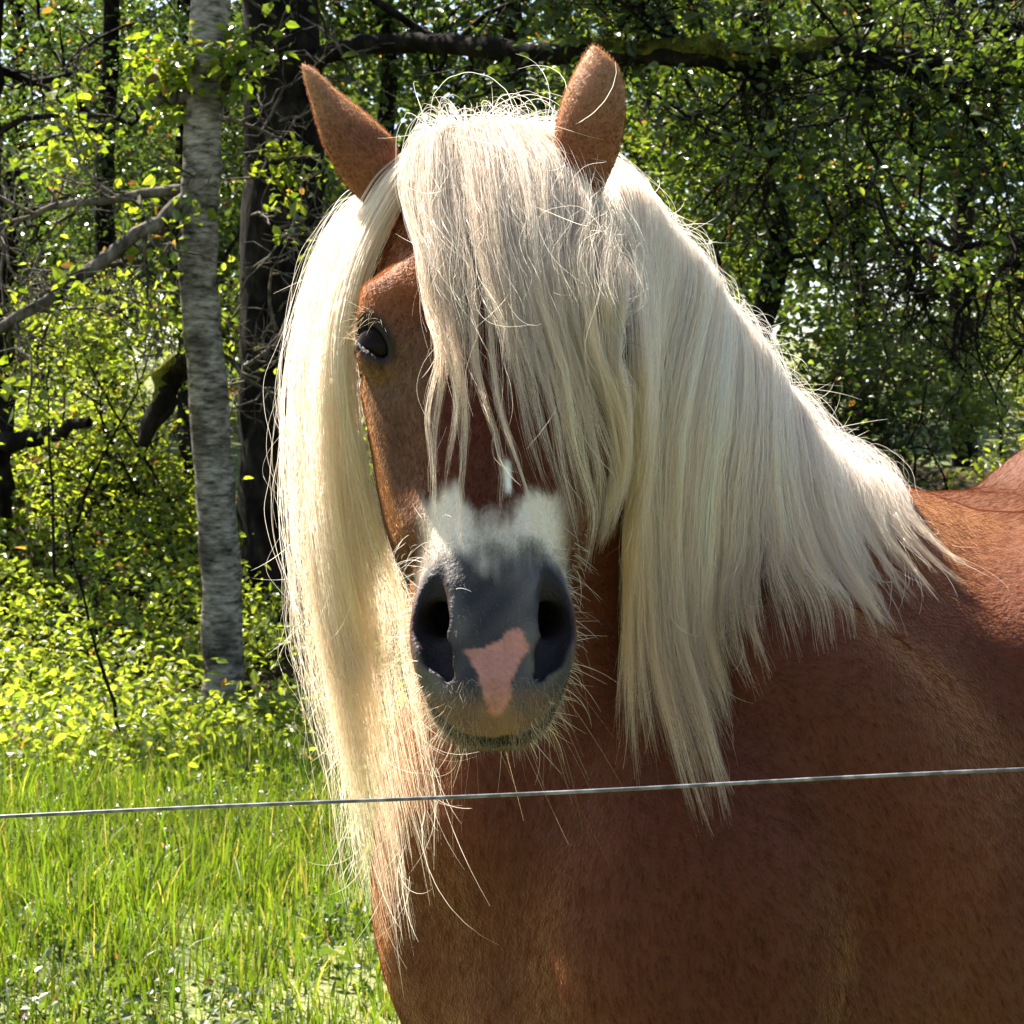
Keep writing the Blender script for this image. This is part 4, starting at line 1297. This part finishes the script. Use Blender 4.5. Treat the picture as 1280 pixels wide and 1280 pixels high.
# the far side: the sheet coming from behind the ear, beside the cheek and down over the breast
rowsB = [
    [(575, 190, 2.17), (490, 228, 2.165), (442, 275, 2.15), (420, 360, 2.14), (404, 480, 2.13), (398, 620, 2.13), (410, 780, 2.13), (438, 940, 2.14), (458, 1060, 2.16), (466, 1130, 2.17)],
    [(570, 190, 2.15), (492, 232, 2.14), (448, 280, 2.13), (428, 360, 2.11), (414, 480, 2.10), (412, 620, 2.10), (425, 780, 2.11), (448, 940, 2.12), (470, 1080, 2.14), (492, 1180, 2.16)],
    [(565, 192, 2.13), (495, 238, 2.12), (454, 288, 2.10), (430, 365, 2.08), (416, 490, 2.08), (420, 630, 2.08), (440, 790, 2.09), (468, 950, 2.11), (494, 1080, 2.13), (520, 1215, 2.15)],
    [(560, 195, 2.12), (500, 245, 2.10), (464, 296, 2.08), (440, 370, 2.06), (434, 490, 2.06), (446, 630, 2.06), (470, 770, 2.08), (494, 910, 2.10), (514, 1040, 2.12), (532, 1160, 2.14)],
]
GB, NB = guide_rows(rowsB, 26, nohead_or_all, 0.007)
# the lock in front of that ear, lying over the temple and joining the sheet
rowsD = [
    [(562, 165, 2.06), (520, 188, 2.01), (490, 236, 1.99), (440, 320, 2.00), (412, 420, 2.03), (404, 520, 2.05), (410, 650, 2.06), (432, 800, 2.08), (462, 950, 2.10), (488, 1060, 2.12), (506, 1120, 2.13)],
    [(562, 163, 2.06), (526, 188, 2.01), (502, 240, 1.99), (460, 320, 1.99), (430, 420, 2.01), (426, 520, 2.03), (438, 650, 2.05), (462, 790, 2.07), (490, 920, 2.10), (512, 1030, 2.12), (530, 1110, 2.13)],
    [(562, 161, 2.06), (533, 188, 2.01), (512, 244, 1.99), (474, 320, 1.985), (445, 405, 2.00), (452, 510, 2.018), (472, 640, 2.04), (500, 770, 2.07), (522, 890, 2.10), (540, 1000, 2.12), (550, 1100, 2.13)],
    [(562, 160, 2.06), (540, 190, 2.01), (521, 246, 1.985), (486, 320, 1.98), (451, 395, 2.00), (462, 505, 2.015), (490, 640, 2.035), (522, 765, 2.07), (541, 880, 2.10), (553, 990, 2.12), (561, 1070, 2.13)],
]
GD, ND = guide_rows(rowsD, 26, nohead_or_all, 0.006)
# forelock over the face
rowsC = [
    [(556, 178, 2.09), (526, 166, 2.04), (510, 195), (516, 270), (530, 345), (546, 425), (556, 500), (552, 575), (546, 630)],
    [(564, 176, 2.09), (540, 154, 2.04), (532, 190), (542, 280), (552, 370), (562, 450), (568, 530), (558, 610), (548, 660)],
    [(572, 174, 2.09), (554, 146, 2.04), (552, 190), (568, 280), (580, 370), (596, 460), (608, 545), (606, 610), (592, 665)],
    [(590, 172, 2.09), (580, 138, 2.04), (584, 190), (602, 280), (614, 370), (630, 460), (636, 545), (622, 620), (600, 670)],
    [(610, 172, 2.09), (612, 134, 2.04), (620, 190), (640, 280), (652, 370), (664, 460), (670, 550), (676, 630), (682, 690)],
    [(630, 172, 2.09), (644, 135, 2.04), (656, 190), (682, 280), (694, 370), (704, 460), (710, 550), (716, 620), (722, 690)],
    [(645, 174, 2.09), (670, 142, 2.05), (690, 195), (716, 280), (728, 370), (734, 460), (732, 540), (730, 610), (734, 680)],
    [(655, 178, 2.10), (688, 155, 2.07), (716, 205), (742, 285), (754, 370), (759, 460), (755, 540), (750, 610), (750, 670)],
]
GC, NC = guide_rows(rowsC, 24, nohead_or_all, 0.006)

sets = []
def add_set(name, G, NR, n, clumps, seed, r0, root, tip, **kw):
    P, tt, cid, lay = grow(G, NR, n, clumps, seed=seed, **kw)
    return P, taper(n, P.shape[1], r0, seed + 50), mane_col(tt, n, seed + 90, root, tip, cid=cid)
def emit(name, parts):
    K = max(p[0].shape[1] for p in parts)
    out = []
    for P, R, C in parts:
        if P.shape[1] != K:
            x = np.linspace(0, P.shape[1] - 1, K); i = np.clip(x.astype(int), 0, P.shape[1] - 2); f = (x - i)
            P = P[:, i] * (1 - f)[None, :, None] + P[:, i + 1] * f[None, :, None]
            R = R[:, i] * (1 - f) + R[:, i + 1] * f
            C = C[:, i] * (1 - f)[None, :, None] + C[:, i + 1] * f[None, :, None]
        out.append((P, R, C))
    return hair_obj(name, np.concatenate([o[0] for o in out]), np.concatenate([o[1] for o in out]), np.concatenate([o[2] for o in out]), m_mane)

ROOT, TIP = (0.91, 0.82, 0.74), (0.82, 0.68, 0.52)
RB_, TB_ = (0.90, 0.80, 0.69), (0.87, 0.715, 0.535)
def strays(G, NR, n, u0, u1, length, seed, out_dir, r0=0.00021, t0=0.1, t1=0.95, curl=0.5, col=(0.85, 0.77, 0.64)):
    """single hairs leaving the sheet"""
    r = np.random.default_rng(seed)
    m, K = G.shape[:2]; KK = 9
    i = (r.uniform(u0, u1, n) * (m - 1)).astype(int); j = np.clip((r.uniform(t0, t1, n) * (K - 1)).astype(int), 1, K - 2)
    p = G[i, j] + NR[i, j] * r.uniform(0, 0.02, n)[:, None]
    tan = G[i, j + 1] - G[i, j - 1]; tan /= np.linalg.norm(tan, axis=1)[:, None]
    d = tan + (np.asarray(out_dir) * r.uniform(0.1, 1.0, n)[:, None]) + r.normal(0, 0.3, (n, 3))
    d /= np.linalg.norm(d, axis=1)[:, None]
    l_ = length * np.clip(r.gamma(3, 0.33, n), 0.3, 3)
    ax = r.normal(0, 1, (n, 3)); pts = [p]
    for k in range(KK - 1):
        d = d + np.cross(ax, d) * curl * 0.22 + np.array((0, 0, -0.07))
        d /= np.linalg.norm(d, axis=1)[:, None]
        pts.append(pts[-1] + d * (l_ / (KK - 1))[:, None])
    c = np.clip(np.array(col) * r.normal(1, 0.1, (n, 1)), 0, 0.93)
    return np.stack(pts, 1), taper(n, KK, r0, seed), np.repeat(c[:, None], KK, 1)
mane = emit('mane', [
    add_set('a', GA, NA, 15500, 330, 1, 0.00016, ROOT, TIP, thick=0.018, spread=0.006, clump=0.72, wave=0.0032, frizz=0.0012, lens=(0.66, 1.02), u_dist=[0, 0.66]),
    add_set('a1', GA, NA, 4300, 60, 16, 0.00016, ROOT, TIP, thick=0.007, spread=0.005, clump=0.93, cpow=1.0, wave=0.004, frizz=0.0009, lens=(0.50, 1.05), u_dist=[0.58, 1.0]),
    add_set('a2', GA, NA, 700, 260, 2, 0.00015, ROOT, TIP, thick=0.028, spread=0.012, clump=0.2, wave=0.007, frizz=0.0025, lens=(0.5, 1.05)),
    add_set('b', GB, NB, 1900, 85, 3, 0.00016, RB_, TB_, thick=0.022, spread=0.009, clump=0.74, cpow=2.2, wave=0.007, frizz=0.0012, lens=(0.60, 1.02)),
    add_set('b2', GB, NB, 500, 200, 4, 0.00016, RB_, TB_, thick=0.04, spread=0.022, clump=0.2, wave=0.012, frizz=0.004, lens=(0.4, 1.02), u_dist=[0, 0.05, 0.2, 0.5, 1]),
    add_set('d', GD, ND, 950, 55, 7, 0.00016, RB_, TB_, thick=0.018, spread=0.012, clump=0.6, cpow=2.2, wave=0.006, frizz=0.0012, lens=(0.58, 1.0)),
    strays(GB, NB, 420, 0.0, 0.22, 0.028, 8, (-1.0, 0.0, -0.1)),
    strays(GB, NB, 200, 0.0, 1.0, 0.045, 9, (-0.3, -0.5, 0.0), r0=0.00018),
    strays(GD, ND, 90, 0.6, 1.0, 0.06, 12, (0.6, -0.4, 0.0), r0=0.00018, t0=0.45),
    strays(GA, NA, 330, 0.15, 0.9, 0.035, 10, (0.7, 0.1, 0.9), t0=0.02, t1=0.22),
    strays(GA, NA, 200, 0.0, 1.0, 0.05, 11, (0.2, -0.6, 0.0), r0=0.00018, t0=0.4),
])
forelock = emit('forelock', [
    add_set('c', GC, NC, 7400, 120, 5, 0.00016, (0.85, 0.765, 0.68), (0.80, 0.68, 0.54), thick=0.016, spread=0.006, clump=0.90, cpow=1.0, wave=0.0065, frizz=0.0010, lens=(0.50, 1.02), lay_pow=1.2, u_dist=[0, 0.28, 0.41, 0.54, 0.66, 0.79, 0.9, 1]),
    add_set('c2', GC, NC, 320, 120, 6, 0.00015, (0.86, 0.79, 0.70), (0.74, 0.64, 0.48), thick=0.032, spread=0.014, clump=0.2, wave=0.010, frizz=0.004, lens=(0.3, 1.0)),
    strays(GC, NC, 170, 0.0, 1.0, 0.060, 13, (0.1, 0.2, 0.9), r0=0.00020, t0=0.03, t1=0.16, curl=1.3),
    strays(GC, NC, 60, 0.0, 1.0, 0.05, 14, (0.0, -0.8, 0.1), r0=0.00020, t0=0.2, t1=0.9, curl=0.6),
])
# ================================================================== short coat
def sample_surface(V, Q, n, weight, seed):
    r = np.random.default_rng(seed)
    T = np.vstack([Q[:, [0, 1, 2]], Q[:, [0, 2, 3]]])
    a, b, c = V[T[:, 0]], V[T[:, 1]], V[T[:, 2]]
    nr = np.cross(b - a, c - a); ar = np.linalg.norm(nr, axis=1) * 0.5
    cen = (a + b + c) / 3
    nn = nr / (2 * ar[:, None] + 1e-12)
    w = ar * weight(cen, nn)
    w /= w.sum()
    k = r.choice(len(T), n, p=w)
    u = r.uniform(0, 1, n); v = r.uniform(0, 1, n)
    m_ = u + v > 1; u[m_] = 1 - u[m_]; v[m_] = 1 - v[m_]
    P = a[k] + (b[k] - a[k]) * u[:, None] + (c[k] - a[k]) * v[:, None]
    return P, nn[k], T[k], u, v

CAMP = np.array((0, 0, CAM_H))
def facing(cen, nn):
    d = CAMP - cen; d /= np.linalg.norm(d, axis=1)[:, None]
    return (nn * d).sum(1)
def w_body(cen, nn):
    f = facing(cen, nn)
    w = (f > -0.35) * (cen[:, 2] > 0.72) * (cen[:, 1] < 3.4)
    q = (cen - POLL) @ FRAME_H.T
    head = head_sdf(cen) < 0.01
    muz = (head & (q[:, 2] > 0.455) & (q[:, 1] > -0.06)) | (eye_open(np.stack([np.abs(q[:, 0]), q[:, 1], q[:, 2]], 1)) < 0.004)
    # nearer things need finer hair; the silhouette a little more
    w = w * (2.2 / cen[:, 1]) ** 2 * (1 + 0.8 * (np.abs(f) < 0.3))
    w = w * np.where(head, 3.2, 1.0) * np.where(muz, 0.0, 1.0)
    return w
NF = 230000
P, nn, T, u, v = sample_surface(HV, HQ, NF, w_body, 61)
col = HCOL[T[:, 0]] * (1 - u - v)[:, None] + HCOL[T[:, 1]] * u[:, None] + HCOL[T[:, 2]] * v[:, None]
r = np.random.default_rng(62)
q = (P - POLL) @ FRAME_H.T
onhead = (head_sdf(P) < 0.012)
flow = np.where(onhead[:, None], HT + HS * np.sign(q[:, :1]) * 0.25, np.array((0, 0, -1.0)) + BK * 0.55)
back = sstep(1.15, 1.32, P[:, 2])[:, None] * (~onhead)[:, None]
flow = flow * (1 - back) + (BK * 1.0 + BL * 0.35 - UP * 0.25) * back
nz3 = np.stack([vnoise(P, 16, 70 + k) for k in range(3)], 1) * 0.22 + np.stack([vnoise(P, 90, 80 + k) for k in range(3)], 1) * 0.22
flow = flow + nz3 + r.normal(0, 0.12, (NF, 3))
flow -= nn * (flow * nn).sum(1)[:, None]
flow /= np.linalg.norm(flow, axis=1)[:, None] + 1e-9
ln = np.where(onhead, 0.006, 0.011) * np.clip(r.normal(1, 0.25, NF), 0.4, 1.8)
ln = ln * np.where(~onhead & (P[:, 2] < 1.15), 1.25, 1.0)
lift = 0.17 + 0.04 * vnoise(P, 70, 90) + r.normal(0, 0.03, NF)
pts = np.stack([P - nn * 0.001, P + flow * (ln * 0.4)[:, None] + nn * (ln * lift * 0.55)[:, None], P + flow * (ln * 0.95)[:, None] + nn * (ln * lift * 0.62)[:, None]], 1)
rad = np.stack([np.full(NF, 0.00011), np.full(NF, 0.00010), np.full(NF, 0.00005)], 1) * np.clip(r.normal(1, 0.2, NF), 0.5, 1.6)[:, None]
bri = (1.05 + 0.07 * r.normal(0, 1, NF) + 0.06 * vnoise(P, 50, 91) + 0.07 * vnoise(P, 14, 92))[:, None]
cc = np.clip(col * bri, 0.004, 0.92)
colp = np.stack([cc * 1.15, cc * 1.3, np.clip(cc * np.array((2.2, 2.6, 2.0)) + 0.002, 0, 0.95)], 1)
hair_obj('coat_hair', pts, rad, colp, m_fur)

# fuzz of the ears
allp = []
for V, F in EARS:
    n = 5000
    half = F[(F < len(V) // 2).all(axis=1)]
    P, nn, T, u, v = sample_surface(V, half, n, lambda c, k: np.ones(len(c)), 63)
    sgn = np.where(facing(P, nn) < -0.2, -1, 1)
    ax = V[25 * 13 + 6] - V[6]; ax /= np.linalg.norm(ax)
    fl = ax + r.normal(0, 0.25, (n, 3)) + nn * 0.16
    fl /= np.linalg.norm(fl, axis=1)[:, None]
    l_ = 0.0026 * np.clip(r.normal(1, 0.3, n), 0.3, 2)
    p = np.stack([P, P + fl * (l_ * 0.5)[:, None] + nn * 0.0007, P + fl * l_[:, None] + nn * 0.0008], 1)
    c_ = ear_col(P) * (1.05 + 0.06 * r.normal(0, 1, (n, 1)))
    allp.append((p, np.tile(np.array((0.00012, 0.00011, 0.00005)), (n, 1)), np.repeat(np.clip(c_, 0.02, 0.9)[:, None], 3, 1)))
hair_obj('ear_hair', np.concatenate([a[0] for a in allp]), np.concatenate([a[1] for a in allp]), np.concatenate([a[2] for a in allp]), m_fur)

# whiskers round the muzzle, lashes, beard below the jaw
def bristles(n, weight, seed, l0, r0, col, droop, outw=1.0, K=6, fwd=None):
    r = np.random.default_rng(seed)
    P, nn, T, u, v = sample_surface(HV, HQ, n, weight, seed)
    d = nn * outw + r.normal(0, 0.28, (n, 3)) + (fwd if fwd is not None else 0)
    d /= np.linalg.norm(d, axis=1)[:, None]
    l_ = l0 * np.clip(r.gamma(4, 0.25, n), 0.25, 2.4)
    t = np.linspace(0, 1, K)
    sw = r.normal(0, 0.25, (n, 3))
    p = P[:, None] + d[:, None] * (l_[:, None] * t)[..., None] + (np.array((0, 0, -1.0)) * droop + sw)[:, None] * (l_[:, None] * t ** 2)[..., None]
    rad = (r0 * np.clip(r.normal(1, 0.25, n), 0.4, 1.8))[:, None] * (1 - 0.8 * t)[None]
    c = np.clip(np.array(col) * np.clip(r.normal(1, 0.15, (n, 1)), 0.5, 1.4), 0.01, 0.92)
    return p, rad, np.repeat(c[:, None], K, 1)
def hq(c):
    return (c - POLL) @ FRAME_H.T, head_sdf(c) < 0.012
def w_wh(c, k):
    q, h = hq(c)
    return h * (nostril(np.stack([np.abs(q[:, 0]), q[:, 1], q[:, 2]], 1)) > 0.006) * (q[:, 2] > 0.48) * (np.abs(q[:, 0]) > 0.030) * (q[:, 1] < -0.005) * (q[:, 1] > -0.12)
def w_ch(c, k):
    q, h = hq(c)
    return h * (q[:, 2] > 0.51) * (q[:, 1] < -0.075)
def w_jaw(c, k):
    q, h = hq(c)
    return h * (q[:, 2] > 0.28) * (q[:, 2] < 0.56) * (q[:, 1] < -0.08) * (np.abs(q[:, 0]) < 0.05)
def w_nose(c, k):
    q, h = hq(c)
    return h * (nostril(np.stack([np.abs(q[:, 0]), q[:, 1], q[:, 2]], 1)) > 0.006) * (q[:, 2] > 0.40) * (q[:, 2] < 0.52) * (np.abs(q[:, 0]) > 0.030)
W1 = bristles(170, w_wh, 64, 0.021, 0.00026, (0.80, 0.70, 0.55), 0.25, K=6)
W2 = bristles(45, w_ch, 65, 0.016, 0.00024, (0.72, 0.58, 0.40), 0.6, K=6)
W4 = bristles(160, w_nose, 66, 0.016, 0.00026, (0.85, 0.78, 0.68), 0.3, K=6)
# beard: long hair hanging from the throat
W3 = bristles(420, w_jaw, 67, 0.036, 0.00020, (0.62, 0.46, 0.27), 1.5, outw=0.5, K=6)
def w_fuzz(c, k):
    q, h = hq(c)
    return h * (nostril(np.stack([np.abs(q[:, 0]), q[:, 1], q[:, 2]], 1)) > 0.005) * (q[:, 2] > 0.44) * (q[:, 1] > -0.06) * (0.35 + (q[:, 2] > 0.57) + (q[:, 2] < 0.475))
WF = bristles(2600, w_fuzz, 68, 0.0035, 0.00013, (0.20, 0.17, 0.15), 0.9, outw=0.8, K=6)
def w_lash(c, k):
    q, h = hq(c)
    e = eye_open(np.stack([np.abs(q[:, 0]), q[:, 1], q[:, 2]], 1))
    return h * (e > 0.001) * (e < 0.007) * (q[:, 2] < 0.232)
WL = bristles(70, w_lash, 69, 0.014, 0.00022, (0.55, 0.42, 0.28), 0.4, outw=0.7, K=6)
def w_lip(c, k):
    q, h = hq(c)
    return h * (q[:, 2] > 0.572) * (q[:, 1] > -0.045) * (0.25 + (np.abs(q[:, 0]) > 0.012))
WP = bristles(700, w_lip, 70, 0.0065, 0.00016, (0.42, 0.28, 0.15), 0.5, outw=0.6, K=6, fwd=HT * 0.3)
WW = [W1, W2, W4, WF, WL, WP]
hair_obj('whiskers', np.concatenate([w[0] for w in WW]), np.concatenate([w[1] for w in WW]), np.concatenate([w[2] for w in WW]), m_whisk)
hair_obj('beard', *W3, m_whisk)

# tail
r = np.random.default_rng(95)
n, K = 700, 14
t = np.linspace(0, 1, K)
base = hb(1.33, 0, 1.24)
path = np.stack([base + BK * (0.16 * min(1, x * 3) ** 0.7 - 0.05 * x) - UP * (0.95 * x ** 1.25) for x in t])
off = (BL * r.normal(0, 1, (n, 1)) + BK * r.normal(0, 0.6, (n, 1)))
env = 0.018 + 0.05 * np.sin(np.clip(t, 0, 0.8) / 0.8 * 2.2) ** 1.0
P = path[None] + off[:, None] * env[None, :, None] + np.cumsum(r.normal(0, 0.004, (n, K, 3)), axis=1) * 0.5
hair_obj('tail', P, taper(n, K, 0.0004, 96), mane_col(np.tile(t, (n, 1)), n, 97, ROOT, TIP), m_mane)
# ================================================================== the wire
m_wire, nt, out = new_mat('wire_plastic')
bs = N(nt, 'ShaderNodeBsdfPrincipled')
tc = N(nt, 'ShaderNodeTexCoord'); wv = N(nt, 'ShaderNodeTexNoise'); wv.inputs['Scale'].default_value = 90
rp = ramp(nt, [(0.4, (0.06, 0.06, 0.065)), (0.65, (0.20, 0.20, 0.215))])
nt.links.new(tc.outputs['Object'], wv.inputs['Vector']); nt.links.new(wv.outputs['Fac'], rp.inputs['Fac']); nt.links.new(rp.outputs['Color'], bs.inputs['Base Color'])
bs.inputs['Roughness'].default_value = 0.4; bs.inputs['Metallic'].default_value = 0.1
nt.links.new(bs.outputs['BSDF'], out.inputs['Surface'])
a_, b_ = at(0, 1018, 1.46), at(1280, 959, 1.50)
dirw = (b_ - a_)
q = []
for t in np.linspace(-6, 7, 160):
    p = a_ + dirw * t
    p[2] += 0.0035 * (t - 0.5) ** 2 * 0.6 - 0.0022 + 0.0006 * math.sin(t * 9)
    q.append(p)
q = np.array(q)
V, F = tube_arrays(q, np.full(len(q), 0.0014), 8, 0.0)
tag(mesh_from('fence_wire', V, F, m_wire), 'thin grey fence wire stretched in front of the horse', 'wire')
